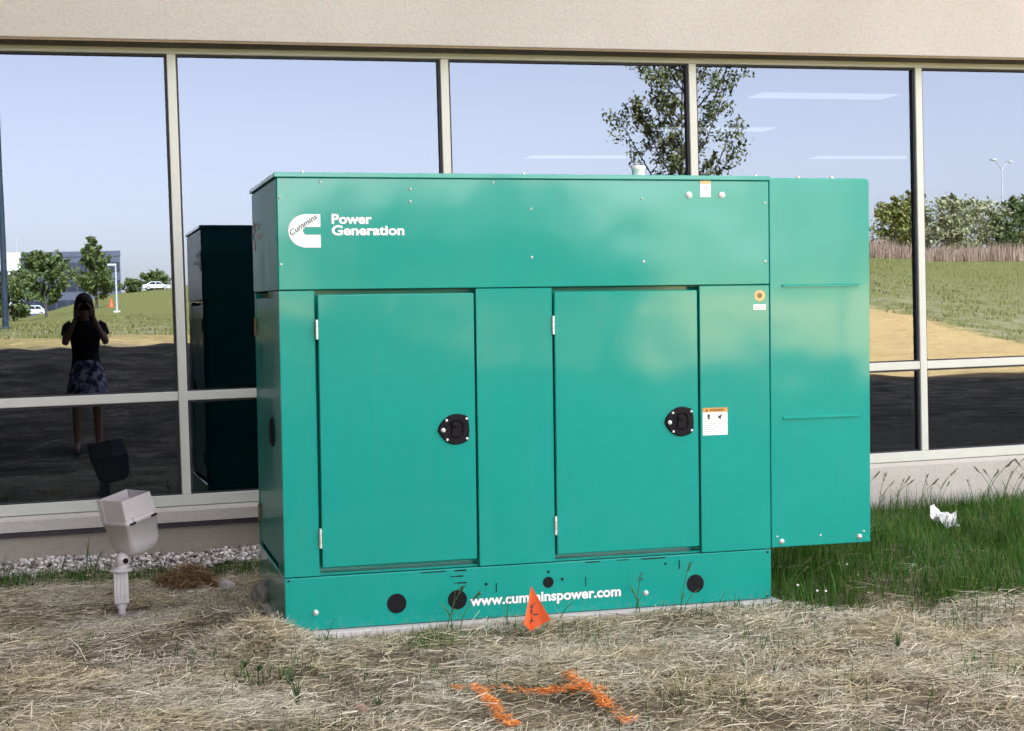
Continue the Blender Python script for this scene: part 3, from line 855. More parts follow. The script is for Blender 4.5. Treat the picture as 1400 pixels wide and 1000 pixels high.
# round gold seal and white tag
sl = gp('round_seal', disc(2.0655, 0.0, 1.319, 0.0245, 0.0012, 28), 'gold')
gp('seal_centre', disc(2.0655, -0.0012, 1.319, 0.012, 0.0008, 20), 'goldc', sl)
wt = rect(2.036, 2.094, 1.2575, 1.281, -0.0010, 'white', 'serial_tag')
gp('fine_print', MB().add([(2.041 + a, -0.0016, 1.2615 + b) for b in (0, 0.0035, 0.009, 0.0125) for a in (0, 0.046)], [(0, 1, 3, 2), (4, 5, 7, 6)]), 'greyprint', wt)

# ------------------------------------------------------------------ concrete pad
pad = thing('concrete_pad', 'pale concrete pad edge showing under the teal generator', 'pad')
pad.matrix_world = GM
MB().box(-0.03, W + 0.03, -0.045, D + 0.06, -0.30, -0.003, 0.006).build('slab', MT['pad'], pad)

# ------------------------------------------------------------------ landscape floodlight
FB = Vector((0.192, -1.55, -1.306))
FL = thing('floodlight', 'white ground floodlight with a square visor tilted towards the windows left of the generator', 'floodlight', FB)
def fl(name, mb, m, parent=FL): return mb.build(name, MT[m], parent)
fl('ground_box', MB().lathe([(0.125, -0.05), (0.125, 0.014), (0.115, 0.024), (0.03, 0.028), (0.0005, 0.028)], (0.03, 0.0, 0.0), 24, sy=0.8), 'rubbled')
fl('stem', MB().tube([(0.0, 0, 0.005), (0.0, 0, 0.06), (0.0, 0, 0.09)], [0.0165, 0.0165, 0.018], 14).tube([(0, 0, 0.055), (0, 0, 0.072)], 0.023, 14), 'post')
pst = MB().box(-0.031, 0.031, -0.024, 0.024, 0.075, 0.212, 0.005)
for x in (-0.016, 0.0, 0.016):
    pst.box(x - 0.003, x + 0.003, -0.028, -0.0235, 0.08, 0.207, 0.001)
fl('post', pst, 'post')
fl('mount_plate', MB().lathe([(0.0005, 0.2125), (0.047, 0.2125), (0.050, 0.216), (0.050, 0.224), (0.03, 0.230), (0.0005, 0.232)], (0.003, 0, 0), 22), 'post')
kn = MB().sphere((0.012, 0.0, 0.262), (0.034, 0.036, 0.036), 3)
kn.tube([(0.012, 0, 0.23), (0.012, 0, 0.262)], [0.03, 0.026], 14)
fl('knuckle', kn, 'lamp')
fl('knuckle_screw', MB().lathe([(0.012, 0), (0.012, 0.004), (0.007, 0.006), (0.0005, 0.004)], (0, 0, 0), 12, M=Matrix.Translation((0.022, -0.034, 0.262)) @ Matrix.Rotation(R(90), 4, 'X')), 'black')
# head: own frame, axis tilted left and towards the building
HM = Matrix.Translation((0.078, 0.03, 0.285)) @ Matrix.Rotation(R(-11), 4, 'Y') @ Matrix.Rotation(R(6), 4, 'X') @ Matrix.Rotation(R(35), 4, 'Z')
S2 = 0.084
def sqring(h, k, z):
    """rounded square cross-section, corner rounding k"""
    out = []
    for cx, cy, a0 in ((1, 1, 0), (-1, 1, 90), (-1, -1, 180), (1, -1, 270)):
        for q in range(5):
            t = R(a0 + q * 22.5)
            out.append((cx * (h - k) + k * math.cos(t), cy * (h - k) + k * math.sin(t), z))
    return out
rings = [sqring(0.002, 0.002, 0.0), sqring(0.046, 0.03, 0.001), sqring(0.064, 0.036, 0.010), sqring(0.074, 0.034, 0.026), sqring(0.080, 0.024, 0.055), sqring(S2, 0.012, 0.150), sqring(S2 + 0.003, 0.012, 0.151), sqring(S2 + 0.003, 0.012, 0.168), sqring(S2 - 0.004, 0.010, 0.170), sqring(S2 - 0.012, 0.01, 0.168)]
hv = [HM @ Vector(q) for r_ in rings for q in r_]
n_ = 20
hf = [(j * n_ + k, j * n_ + (k + 1) % n_, (j + 1) * n_ + (k + 1) % n_, (j + 1) * n_ + k) for j in range(len(rings) - 1) for k in range(n_)]
hs = MB().add(hv, hf, True)
ho = fl('lamp_housing', hs, 'lamp')
fl('lens', MB().add([HM @ Vector(q) for q in sqring(S2 - 0.011, 0.01, 0.160)], [tuple(range(n_))]), 'lampdark', ho)
# visor: four sheet-metal sides, two of them flared flaps
def sheet(p, th=0.002):
    bm = bmesh.new()
    f = bm.faces.new([bm.verts.new(Vector(q)) for q in p])
    r_ = bmesh.ops.extrude_face_region(bm, geom=[f])
    nrm = (Vector(p[1]) - Vector(p[0])).cross(Vector(p[2]) - Vector(p[0])).normalized()
    for q in r_['geom']:
        if isinstance(q, bmesh.types.BMVert): q.co += nrm * th
    bmesh.ops.recalc_face_normals(bm, faces=bm.faces[:])
    return MB().frombm(bm, HM)
h0, h1 = S2 - 0.002, S2 - 0.009
zb, zt2 = 0.160, 0.262
fl('visor_side', sheet([(-h0, -h0, zb), (h0, -h0, zb), (h1, -h1, zt2 - 0.004), (-h1, -h1, zt2)]), 'lamp')
fl('visor_side', sheet([(-h0, h0, zb), (-h0, -h0, zb), (-h1, -h1, zt2), (-h1 - 0.004, h1, zt2 + 0.004)]), 'lamp')
fl('visor_side', sheet([(h0, h0, zb), (-h0, h0, zb), (-h1 - 0.004, h1, zt2 + 0.004), (h1, h1, zt2 + 0.002)]), 'lamp')
fl('visor_side', sheet([(h0, -h0, zb), (h0, h0, zb), (h1 + 0.004, h1, zt2 - 0.002), (h1 + 0.001, -h1, zt2 - 0.006)]), 'lamp')
fl('visor_flap', sheet([(-S2 - 0.004, 0.080, 0.165), (-S2 - 0.004, 0.05, 0.165), (-S2 - 0.000, 0.05, zt2 + 0.002), (-S2 - 0.003, 0.082, zt2 + 0.012)]), 'lamp')
for x in (-0.055, 0.062):
    c_ = MB().box(x - 0.016, x + 0.016, -S2 - 0.010, -S2 - 0.001, 0.152, 0.160, 0.002)
    c_.v = [tuple(HM @ Vector(q)) for q in c_.v]
    fl('visor_clip', c_, 'black')
    c_ = MB().box(x + 0.004, x + 0.011, -S2 - 0.009, -S2 + 0.001, 0.161, 0.183, 0.002)
    c_.v = [tuple(HM @ Vector(q)) for q in c_.v]
    fl('clip_tab', c_, 'lamp')

# ------------------------------------------------------------------ small things on the ground
# marker flag
fx, fy = 1.722, -2.62
fz = gzf(fx, fy)
FG = thing('marker_flag', 'orange utility marker flag on a bent wire in front of the generator', 'flag', (fx, fy, fz))
MB().tube([(-0.012, 0.0, -0.05), (-0.010, 0.0, 0.012), (-0.002, 0.004, 0.10), (0.006, 0.010, 0.205)], 0.0016, 6).build('wire', MT['wire'], FG)
fm = MB()
zt3 = -1.098 - fz
A_ = Vector((0.005, 0.0, zt3)); Bt = Vector((-0.004, -0.002, -1.276 - fz)); Lf = Vector((-0.038, -0.026, -1.239 - fz)); Rt = Vector((0.072, -0.030, -1.231 - fz))
def tri_grid(a, b, c, n, bow):
    vs, fs, ix = [], [], {}
    nn = (b - a).cross(c - a).normalized()
    for i in range(n + 1):
        for j in range(n + 1 - i):
            u_, v_ = i / n, j / n
            ix[(i, j)] = len(vs)
            vs.append(a + (b - a) * u_ + (c - a) * v_ + nn * bow * math.sin(math.pi * u_ * 1.3) * math.sin(math.pi * v_ * 1.1))
    for i in range(n):
        for j in range(n - i):
            fs.append((ix[(i, j)], ix[(i + 1, j)], ix[(i, j + 1)]))
            if j < n - i - 1: fs.append((ix[(i + 1, j)], ix[(i + 1, j + 1)], ix[(i, j + 1)]))
    return vs, fs
fm.add(*tri_grid(A_, Bt, Rt, 8, -0.004), True)
fm.add(*tri_grid(A_, Lf, Bt, 6, 0.003), True)
fo = fm.build('flag_sheet', MT['orange'], FG)
fo.data.materials[0] = MT['orange']
pr = MB()
nn_ = (Rt - A_).cross(Bt - A_).normalized()
if nn_.y > 0: nn_ = -nn_
def onflag(u_, v_): return A_ + (Bt - A_) * u_ + (Rt - A_) * v_ + nn_ * 0.006
for (u_, v_) in ((0.36, 0.08), (0.50, 0.06), (0.42, 0.26), (0.66, 0.10)):
    c_ = onflag(u_, v_)
    e1 = (Rt - Lf).normalized(); e2 = (A_ - Bt).normalized()
    for k in range(3):
        aa = random.uniform(0, 3.1)
        d_ = e1 * math.cos(aa) + e2 * math.sin(aa); p_ = nn_.cross(d_).normalized()
        cc = c_ + e1 * random.uniform(-.006, .006) + e2 * random.uniform(-.006, .006)
        pr.add([cc - d_ * 0.009 - p_ * 0.0016, cc + d_ * 0.009 - p_ * 0.0016, cc + d_ * 0.009 + p_ * 0.0016, cc - d_ * 0.009 + p_ * 0.0016], [(0, 1, 2, 3)])
pr.build('flag_print', MT['blackprint'], FG)

# crumpled paper in the grass
PZ = gzf(4.70, -0.80)
pm_ = MB()
bm = bmesh.new()
bmesh.ops.create_grid(bm, x_segments=9, y_segments=7, size=0.5)
rs = random.Random(5)
for q in bm.verts:
    x, y = q.co.x, q.co.y
    q.co = Vector((x * 0.19 + rs.uniform(-.008, .008), y * 0.10 + rs.uniform(-.008, .008), 0.035 * math.sin(x * 7 + 1) * math.cos(y * 5) + rs.uniform(-.012, .012) + 0.05 * (y + 0.5) - 0.03 * x))
pm_.frombm(bm)
po_ = pm_.build('crumpled_paper', MT['paper'])
po_.scale = (0.82, 0.82, 0.82)
po_.location = (4.665, -0.86, PZ + 0.060); po_.rotation_euler = (R(16), R(8), R(-12))
sol = po_.modifiers.new('thickness', 'SOLIDIFY'); sol.thickness = 0.0012
tag(po_, 'white crumpled scrap of paper lying in the tall grass at the right', 'paper')

def rock(name, c, r, m, label, cat, jit=0.12, seed=1, rot=0.0):
    random.seed(seed)
    mb = MB().sphere((0, 0, 0), r, 3 if max(r) > 0.03 else 2, None, jit * 0.35)
    sd_ = [random.uniform(0, 6) for _ in range(6)]
    mb.v = [(x * (1 + jit * math.sin(30 * y + sd_[0]) + jit * math.sin(43 * z + sd_[1])), y * (1 + jit * math.sin(37 * x + sd_[2])), z * (1 + jit * math.sin(33 * x + sd_[3]) + jit * math.cos(41 * y + sd_[4]))) for x, y, z in mb.v]
    mb.sm = [False] * len(mb.f)
    o = mb.build(name, m); o.location = c; o.rotation_euler = (0.2, 0.15, rot)
    return tag(o, label, cat)
rock('concrete_lump', (0.685, -1.13, gzf(0.685, -1.13) + 0.045), (0.030, 0.024, 0.020), MT['rubble'], 'small white broken concrete lump left of the generator base', 'rubble', 0.42, 3)
rock('rubble_chunk', (0.79, -1.60, gzf(0.79, -1.60) + 0.055), (0.04, 0.05, 0.06), MT['rubbled'], 'grey brown rubble chunk leaning on the generator left end', 'rubble', 0.18, 4, 0.6)
rock('earth_clod', (0.87, -3.48, gzf(0.87, -3.48) + 0.018), (0.027, 0.024, 0.026), MT['clod'], 'reddish brown clod of earth on the straw in the foreground', 'clod', 0.34, 15)
random.seed(21)

# ------------------------------------------------------------------ straw, grass, gravel (countless: one object each)
def ribbons(P, yaw, pitch, L_, W_, bend, seg=3, roll=None):
    """flat bent ribbons starting at P; arrays of length n"""
    n = len(P)
    ts = np.linspace(0, 1, seg + 1)
    V = np.zeros((n, seg + 1, 2, 3), dtype=np.float32)
    side = np.stack([-np.sin(yaw), np.cos(yaw), np.zeros(n)], -1)
    if roll is not None:
        side = side * np.cos(roll)[:, None] + np.array([0, 0, 1.0]) * np.sin(roll)[:, None]
    cur = P.astype(float).copy()
    for i, t in enumerate(ts):
        wdt = W_ * (1 - 0.55 * abs(2 * t - 1) ** 3 if roll is None else 1.0)
        V[:, i, 0] = cur - side * (wdt / 2)[:, None]
        V[:, i, 1] = cur + side * (wdt / 2)[:, None]
        ya = yaw + bend[0] * t; pi_ = pitch + bend[1] * t
        cur = cur + np.stack([np.cos(ya) * np.cos(pi_), np.sin(ya) * np.cos(pi_), np.sin(pi_)], -1) * (L_ / seg)[:, None]
    base = (np.arange(n) * (seg + 1) * 2)[:, None]
    qs = np.concatenate([base + np.array([[2 * i, 2 * i + 1, 2 * i + 3, 2 * i + 2]]) for i in range(seg)], 1).reshape(-1, 4)
    return V.reshape(-1, 3), qs

def blades(P, yaw, L_, W_, lean, curl, seg=3):
    """grass blades: taper to a point, curl over"""
    n = len(P)
    V = np.zeros((n, seg + 1, 2, 3), dtype=np.float32)
    side = np.stack([-np.sin(yaw), np.cos(yaw), np.zeros(n)], -1)
    cur = P.astype(float).copy()
    for i in range(seg + 1):
        t = i / seg
        wdt = W_ * (1 - t) ** 0.7 + 0.0003
        V[:, i, 0] = cur - side * (wdt / 2)[:, None]; V[:, i, 1] = cur + side * (wdt / 2)[:, None]
        el = np.pi / 2 - lean - curl * t
        cur = cur + np.stack([np.cos(yaw) * np.cos(el), np.sin(yaw) * np.cos(el), np.sin(el)], -1) * (L_ / seg)[:, None]
    base = (np.arange(n) * (seg + 1) * 2)[:, None]
    qs = np.concatenate([base + np.array([[2 * i, 2 * i + 1, 2 * i + 3, 2 * i + 2]]) for i in range(seg)], 1).reshape(-1, 4)
    return V.reshape(-1, 3), qs

def rooted(V, Qd, n, rows):
    """blades of one plant all grow out of one shared root edge"""
    V = V.copy(); k = rows * 2
    V[0] = (-0.001, 0, 0); V[1] = (0.001, 0, 0)
    Qd = Qd.copy()
    for i in range(1, n):
        Qd[Qd == i * k] = 0; Qd[Qd == i * k + 1] = 1
    used = np.unique(Qd); mp = np.full(len(V), -1); mp[used] = np.arange(len(used))
    return V[used], mp[Qd]

def in_pad(x, y, m=0.0):
    return (x > 0.80 - m) & (x < 2.93 + m) & (y > -2.30 - m - 0.0155 * (x - 0.8)) & (y < -1.28 + m)
def sstep(v, a, b):
    k = np.clip((v - a) / (b - a), 0, 1); return k * k * (3 - 2 * k)
def green_r(x, y):
    """1 inside the lush strip right of the cabinet"""
    edge = -2.50 + 0.06 * np.clip(x - 3.0, 0, 3) + 0.34 * vnoise(x, y, 0.5, 5) + 0.22 * vnoise(x, y, 0.17, 6)
    return sstep(x, 2.78, 2.95) * (0.30 * sstep(y, edge - 0.6, edge) + 0.70 * sstep(y, edge - 0.16, edge + 0.2))
def green_l(x, y):
    e = -0.66 + 0.14 * vnoise(x, y, 0.3, 7)
    return (x < 1.2) * sstep(y, e - 0.08, e + 0.06) * (1 - 0.85 * sstep(y, -0.36, -0.24))
def scatter(n, x0, x1, y0, y1):
    return RNG.uniform(x0, x1, n), RNG.uniform(y0, y1, n)

def lay(x, y):
    """thickness of the matted straw"""
    a = 0.5 + 0.5 * vnoise(x, y, 0.22, 8); b = 0.5 + 0.5 * vnoise(x, y, 0.55, 9)
    return 0.004 + 0.034 * a * a + 0.04 * b * b
# matted straw
n0 = 700000
x, y = scatter(n0, -1.7, 7.2, -5.6, -0.30)
ctr = -0.25 + 0.0 * y
left = -1.05 * (1 + 0.0 * y); right = 5.9 + 0.62 * (y + 0.3)
inside = (x > left) & (x < right + 0.4)
bare = 0.5 + 0.5 * vnoise(x, y, 0.28, 12)
thin = 0.5 + 0.5 * vnoise(x, y * 1.6, 0.13, 13)
dens = (0.28 + 0.72 * sstep(bare, 0.22, 0.6)) * (0.45 + 0.55 * sstep(thin, 0.2, 0.6))
bare_l = sstep(vnoise(x, y, 0.42, 41) + 0.5 * vnoise(x, y, 0.15, 42), 0.05, 0.7) * sstep(0.75 - x, 0.0, 0.5) * sstep(y, -3.2, -2.4)  # patches at the left where straw thins and dark soil shows
dens *= 1 - 0.75 * bare_l
dens *= np.where(inside, 1.0, 0.25)
dens *= 1 - 0.975 * np.clip(green_r(x, y) * 1.6, 0, 1)
dens *= 1 - 0.75 * green_l(x, y)
dens *= np.where(y > -0.42, 0.10, 1.0)
keep = (RNG.random(n0) < dens) & ~in_pad(x, y, 0.025) & ~((((x - 0.222) / 0.12) ** 2 + ((y + 1.55) / 0.10) ** 2) < 1)
x, y = x[keep], y[keep]; n = len(x)
L_ = np.clip(RNG.lognormal(-2.95, 0.55, n), 0.016, 0.22)
W_ = 0.0009 + 0.0022 * RNG.random(n) ** 1.8
base_dir = 0.9 * vnoise(x, y, 0.5, 14) + 0.35
yaw = base_dir + RNG.normal(0, 0.85, n) + np.where(RNG.random(n) < 0.5, np.pi, 0)
hl = RNG.random(n) ** 1.4
z = gz(x, y) + 0.002 + lay(x, y) * hl
pitch = RNG.normal(0.03, 0.13, n)
up = RNG.random(n) < 0.02
pitch = np.where(up, RNG.uniform(0.3, 0.9, n), pitch)
P = np.stack([x - np.cos(yaw) * L_ / 2, y - np.sin(yaw) * L_ / 2, z - np.sin(pitch) * L_ * 0.4 + 0.004], -1)
V, Qd = ribbons(P, yaw, pitch, L_, W_, (RNG.normal(0, 0.5, n), RNG.normal(-0.05, 0.25, n)), 2, RNG.normal(0, 0.5, n))
so_ = link('straw', npmesh('straw', V, Qd, MT['straw']))
tag(so_, 'pale dry straw matted over the bare soil in the foreground', 'straw', kind='stuff')

# grass
pts = []
x, y = scatter(85000, 2.72, 7.4, -3.2, -0.06)
g = green_r(x, y)
keep = (RNG.random(len(x)) < g * (0.55 + 0.45 * (0.5 + 0.5 * vnoise(x, y, 0.2, 15)))) & ~in_pad(x, y, 0.0) & (x < 6.4 + 0.7 * y + 0.9)
pts.append((x[keep], y[keep], 0.06, 0.17))
x, y = scatter(11000, -1.5, 1.4, -0.85, -0.15)
keep = RNG.random(len(x)) < green_l(x, y) * 0.8
pts.append((x[keep], y[keep], 0.03, 0.085))
# sparse green through the straw, in patches
x, y = scatter(52000, -1.4, 6.4, -5.2, -0.6)
pch = sstep(0.5 + 0.5 * vnoise(x, y, 0.33, 16), 0.50, 0.76) * 0.85 + 0.08
pch = pch * np.where(x < 0.4, 0.35, 1) + 0.5 * np.exp(-((x - 2.75) / 0.35) ** 2 - ((y + 2.62) / 0.16) ** 2)
keep = (RNG.random(len(x)) < pch) & ~in_pad(x, y, 0.03)
pts.append((x[keep], y[keep], 0.025, 0.085))
# patch and fringe along the pad
x, y = scatter(4200, 0.95, 1.75, -2.75, -2.34)
q = np.exp(-((x - 1.28) / 0.20) ** 2 - ((y + 2.52) / 0.13) ** 2)
keep = RNG.random(len(x)) < q * 0.9
pts.append((x[keep], y[keep], 0.02, 0.06))
x, y = scatter(2600, 0.9, 2.95, -2.46, -2.345)
keep = RNG.random(len(x)) < (0.25 + 0.6 * sstep(x, 2.2, 2.9)) * (0.3 + 0.7 * sstep(vnoise(x, y, 0.12, 19), -0.1, 0.5))
pts.append((x[keep], y[keep], 0.025, 0.085))
Vs, Qs, off = [], [], 0
for x, y, a, b in pts:
    n = len(x)
    L_ = RNG.uniform(a, b, n) * RNG.uniform(0.6, 1.2, n) * (0.85 + 0.45 * vnoise(x, y, 0.30, 31) + 0.2 * vnoise(x, y, 0.12, 32))
    P = np.stack([x, y, gz(x, y) - 0.004], -1)
    V, Qd = blades(P, 3.0 * vnoise(x, y, 0.4, 34) + RNG.normal(0, 1.3, n), L_, RNG.uniform(0.002, 0.0046, n), np.clip(RNG.uniform(0.02, 0.4, n) + 0.35 * vnoise(x, y, 0.22, 33), 0, 1.0), RNG.uniform(0.1, 1.5, n), 3)
    Vs.append(V); Qs.append(Qd + off); off += len(V)
tag(link('grass', npmesh('grass', np.concatenate(Vs), np.concatenate(Qs), MT['grass'])), 'green grass growing in the strip by the wall and through the straw', 'grass', kind='stuff')

# gravel strip at the foot of the left wall
gr = MB()
bm = bmesh.new(); bmesh.ops.create_icosphere(bm, subdivisions=1, radius=1.0)
ico_v = np.array([tuple(q.co) for q in bm.verts]); ico_f = np.array([[q.index for q in f.verts] for f in bm.faces]); bm.free()
ng = 5200
x, y = scatter(ng, -1.6, 2.2, -0.34, -0.045)
sz = RNG.uniform(0.005, 0.016, ng)
sc_ = np.stack([sz * RNG.uniform(.8, 1.3, ng), sz * RNG.uniform(.8, 1.3, ng), sz * RNG.uniform(.55, .9, ng)], -1)
ang = RNG.uniform(0, 6.28, ng)
Vg = ico_v[None] * (1 + RNG.uniform(-.18, .18, (ng, len(ico_v), 1)))
Vg = Vg * sc_[:, None, :]
ca, sa = np.cos(ang)[:, None], np.sin(ang)[:, None]
Vg = np.stack([Vg[..., 0] * ca - Vg[..., 1] * sa, Vg[..., 0] * sa + Vg[..., 1] * ca, Vg[..., 2]], -1)
zz = gz(x, y) + 0.004 + 0.022 * RNG.random(ng) + 0.02 * sstep(y, -0.3, -0.08)
Vg = Vg + np.stack([x, y, zz], -1)[:, None, :]
Fg = (ico_f[None] + (np.arange(ng) * len(ico_v))[:, None, None]).reshape(-1, 3)
tag(link('gravel', npmesh('gravel', Vg.reshape(-1, 3), Fg, MT['gravel'])), 'pale gravel strip along the foot of the left wall', 'gravel', kind='stuff')

# heaps of straw that stand out
def heap(cx, cy, rx, ry, hh, n, m, label):
    a = RNG.uniform(0, 2 * np.pi, n); r = np.sqrt(RNG.random(n))
    lx, ly = r * np.cos(a) * rx, r * np.sin(a) * ry
    hz_ = hh * (1 - r ** 2) * (0.75 + 0.25 * vnoise(lx + cx, ly + cy, 0.06, 20))
    gz0 = gzf(cx, cy)
    yaw = RNG.uniform(0, 2 * np.pi, n); L_ = RNG.uniform(0.05, 0.15, n)
    pitch = RNG.normal(0.0, 0.2, n)
    P = np.stack([lx - np.cos(yaw) * L_ / 2, ly - np.sin(yaw) * L_ / 2, gz(lx + cx, ly + cy) - gz0 + hz_ * RNG.random(n) ** 0.4 - np.sin(pitch) * L_ / 2], -1)
    V, Qd = ribbons(P, yaw, pitch, L_, RNG.uniform(0.0011, 0.003, n), (RNG.normal(0, 1.0, n), RNG.normal(-0.2, 0.6, n)), 3, RNG.normal(0, 0.5, n))
    o = link('straw_heap', npmesh('straw_heap', V, Qd, m)); o.location = (cx, cy, gz0)
    return tag(o, label, 'straw heap', kind='thing')
heap(0.50, -1.00, 0.15, 0.11, 0.15, 2600, MT['brownstraw'], 'brown clump of dead straw between the floodlight and the generator')
heap(3.13, -2.92, 0.22, 0.13, 0.09, 2000, MT['straw'], 'pale loose straw heap at the edge of the green grass, right foreground')
heap(2.62, -2.78, 0.16, 0.10, 0.06, 1100, MT['straw'], 'grey straw bunch beside the right corner of the concrete pad')
heap(0.66, -2.32, 0.24, 0.20, 0.06, 2600, MT['straw'], 'straw bank piled against the lower left corner of the generator')
heap(2.00, -3.02, 0.32, 0.12, 0.05, 1700, MT['straw'], 'low straw swath right of the orange flag')
heap(3.55, -3.3, 0.4, 0.16, 0.07, 2200, MT['straw'], 'broad bleached straw swath at the right foreground edge')

# orange survey mark sprayed on the straw
def stroke(p, q, wd, n):
    t = RNG.random(n); o_ = RNG.normal(0, wd / 2.2, n)
    px, py = p[0] + (q[0] - p[0]) * t, p[1] + (q[1] - p[1]) * t
    l = math.hypot(q[0] - p[0], q[1] - p[1]); nx_, ny_ = -(q[1] - p[1]) / l, (q[0] - p[0]) / l
    return px + nx_ * o_, py + ny_ * o_
ss = [stroke((1.215, -3.36), (1.72, -3.51), 0.020, 520), stroke((1.30, -3.36), (1.30, -3.80), 0.030, 1500), stroke((1.63, -3.32), (1.69, -3.82), 0.030, 1500), stroke((1.43, -3.43), (1.66, -3.49), 0.026, 700)]
x = np.concatenate([a for a, b in ss]); y = np.concatenate([b for a, b in ss]); n = len(x)
brk = RNG.random(n) < (0.22 + 0.78 * sstep(vnoise(x, y, 0.045, 22), -0.35, 0.3))
x, y = x[brk], y[brk]; n = len(x)
yaw = RNG.uniform(0, 2 * np.pi, n); L_ = RNG.uniform(0.008, 0.034, n)
P = np.stack([x - np.cos(yaw) * L_ / 2, y - np.sin(yaw) * L_ / 2, gz(x, y) + lay(x, y) * RNG.uniform(0.75, 1.05, n) + 0.006], -1)
V, Qd = ribbons(P, yaw, RNG.normal(0, 0.08, n), L_, RNG.uniform(0.0015, 0.0042, n), (RNG.normal(0, 0.5, n), RNG.normal(0, 0.2, n)), 3, RNG.normal(0, 0.3, n))
tag(link('spray_mark', npmesh('spray_mark', V, Qd, MT['spray'])), 'bright orange spray painted survey mark on the straw in the foreground', 'paint mark', kind='thing')

# tall stalks and tufts that stand out one by one
def stalk_mesh(h, lean, seed, seedhead=True, nleaf=3):
    rg = random.Random(seed)
    st, sd2 = MB(), MB()
    pts_ = []
    for i in range(8):
        t = i / 7
        pts_.append((lean * h * t ** 1.8, 0.03 * h * math.sin(t * 3 + seed), h * (t - 0.18 * lean * t ** 3)))
    st.tube(pts_, [0.0024 - 0.0012 * i / 7 for i in range(8)], 5)
    for k in range(nleaf):
        i0 = rg.randint(0, 4); p = Vector(pts_[i0]); az = rg.uniform(0, 6.28); l = h * rg.uniform(0.3, 0.55)
        vs = []
        for i in range(5):
            t = i / 4; wd = 0.0034 * (1 - t) ** 0.6 + 0.0002
            q = p + Vector((math.cos(az) * l * t * 0.6, math.sin(az) * l * t * 0.6, l * (t - 0.55 * t * t)))
            s_ = Vector((-math.sin(az), math.cos(az), 0)) * wd
            vs += [q - s_, q + s_]
        st.add(vs, [(2 * i, 2 * i + 1, 2 * i + 3, 2 * i + 2) for i in range(4)])
    if seedhead:
        tip = Vector(pts_[-1]); dr = (tip - Vector(pts_[-3])).normalized()
        for k in range(26):
            t = rg.random(); p = tip - dr * (1 - t) * 0.30 * h * 0.55 + dr * t * 0.03 * h
            d_ = (dr + Vector((rg.uniform(-.6, .6), rg.uniform(-.6, .6), rg.uniform(-.5, .2)))).normalized()
            l = 0.014 + 0.014 * rg.random(); s_ = d_.orthogonal().normalized() * 0.0028
            sd2.add([p, p + d_ * l * 0.5 + s_, p + d_ * l, p + d_ * l * 0.5 - s_], [(0, 1, 2, 3)])
    return st, sd2
def stalk_thing(i, h, lean, label, group, seedhead=True, nleaf=3):
    s_ = thing('grass_stalk', label, 'grass stalk', (0, 0, 0), 0, group)
    a, b = stalk_mesh(h, lean, i, seedhead, nleaf)
    a.build('stem', MT['stalk'], s_)
    if seedhead: b.build('seed_head', MT['seed'], s_)
    return s_
wlab = 'tall green grass stalk with a drooping seed head against the white wall at right'
protos = [stalk_thing(i, 0.26 + 0.03 * i, 0.25 + 0.12 * i, wlab, 'grass stalks against the right wall') for i in range(4)]
for k in range(34):
    xx = random.uniform(4.35, 6.1); yy = random.uniform(-0.42, -0.10)
    loc = (xx, yy, gzf(xx, yy) - 0.01)
    rz = random.choice([0, 0, 0.5, -0.5, 3.14]) + random.uniform(-.5, .5); s_ = random.uniform(0.65, 1.05)
    if k < 4:
        protos[k].location = loc; protos[k].rotation_euler = (0, 0, rz)
    else:
        dup(protos[k % 4], loc, rz, None, s_)
FRL = ['short leaning grass stalk right of the white bolt at the generator lower left',
 'long grass stalk leaning right just left of the second large black disc',
 'upright seeding grass stalk crossing the left edge of the second large black disc',
 'grass stalk leaning between the second black disc and the web address',
 'very short grass stalk under the first letters of the web address',
 'upright grass stalk under the web address left of the orange flag',
 'leaning grass stalk just right of the orange flag',
 'tall upright grass stalk under the last letters of the web address',
 'grass stalk leaning left under the dot of the web address',
 'tallest seeding grass stalk left of the right white bolt on the generator base',
 'strongly leaning grass stalk left of the rightmost black disc',
 'low grass stalk under the rightmost black disc',
 'long arching grass stalk at the right end of the generator base',
 'shorter arching grass stalk beside the long one at the generator right end',
 'tiny grass stalk at the pad edge between the web address and the right bolt']
fr_pts = [(0.945, -2.40, .11, .35), (1.43, -2.40, .20, .35), (1.445, -2.41, .19, .15), (1.485, -2.40, .17, .5), (1.60, -2.385, .07, .2), (1.69, -2.385, .15, .1), (1.905, -2.40, .12, .6), (2.25, -2.385, .19, .15), (2.27, -2.39, .15, -.3), (2.45, -2.385, .22, .25), (2.47, -2.38, .12, .7), (2.62, -2.40, .10, .3), (2.96, -2.33, .21, .75), (2.97, -2.34, .17, .55), (2.36, -2.39, .08, .3)]
for k, (xx, yy, h, ln) in enumerate(fr_pts):
    o = stalk_thing(40 + k, h, ln, FRL[k], 'grass stalks in front of the generator', h > 0.14 and k % 3 != 2, 2)
    o.location = (xx, yy, gzf(xx, yy) - 0.005); o.rotation_euler = (0, 0, random.uniform(-.4, .4))
LLL = ['tallest dark grass stalk in the gravel left of the floodlight', 'dark grass stalk beside the tallest one in the gravel, leaning left', 'short dark stalk right of the tallest one in the gravel', 'leaning grass stalk in the gravel directly behind the floodlight head', 'short grass stalk in the gravel near the left third of the wall', 'thin grass stalk in the gravel at the left picture edge', 'leaning grass stalk beside the thin one at the left picture edge', 'tiny grass stalk in the gravel behind the white concrete lump', 'grass stalk in the gravel behind the brown straw clump']
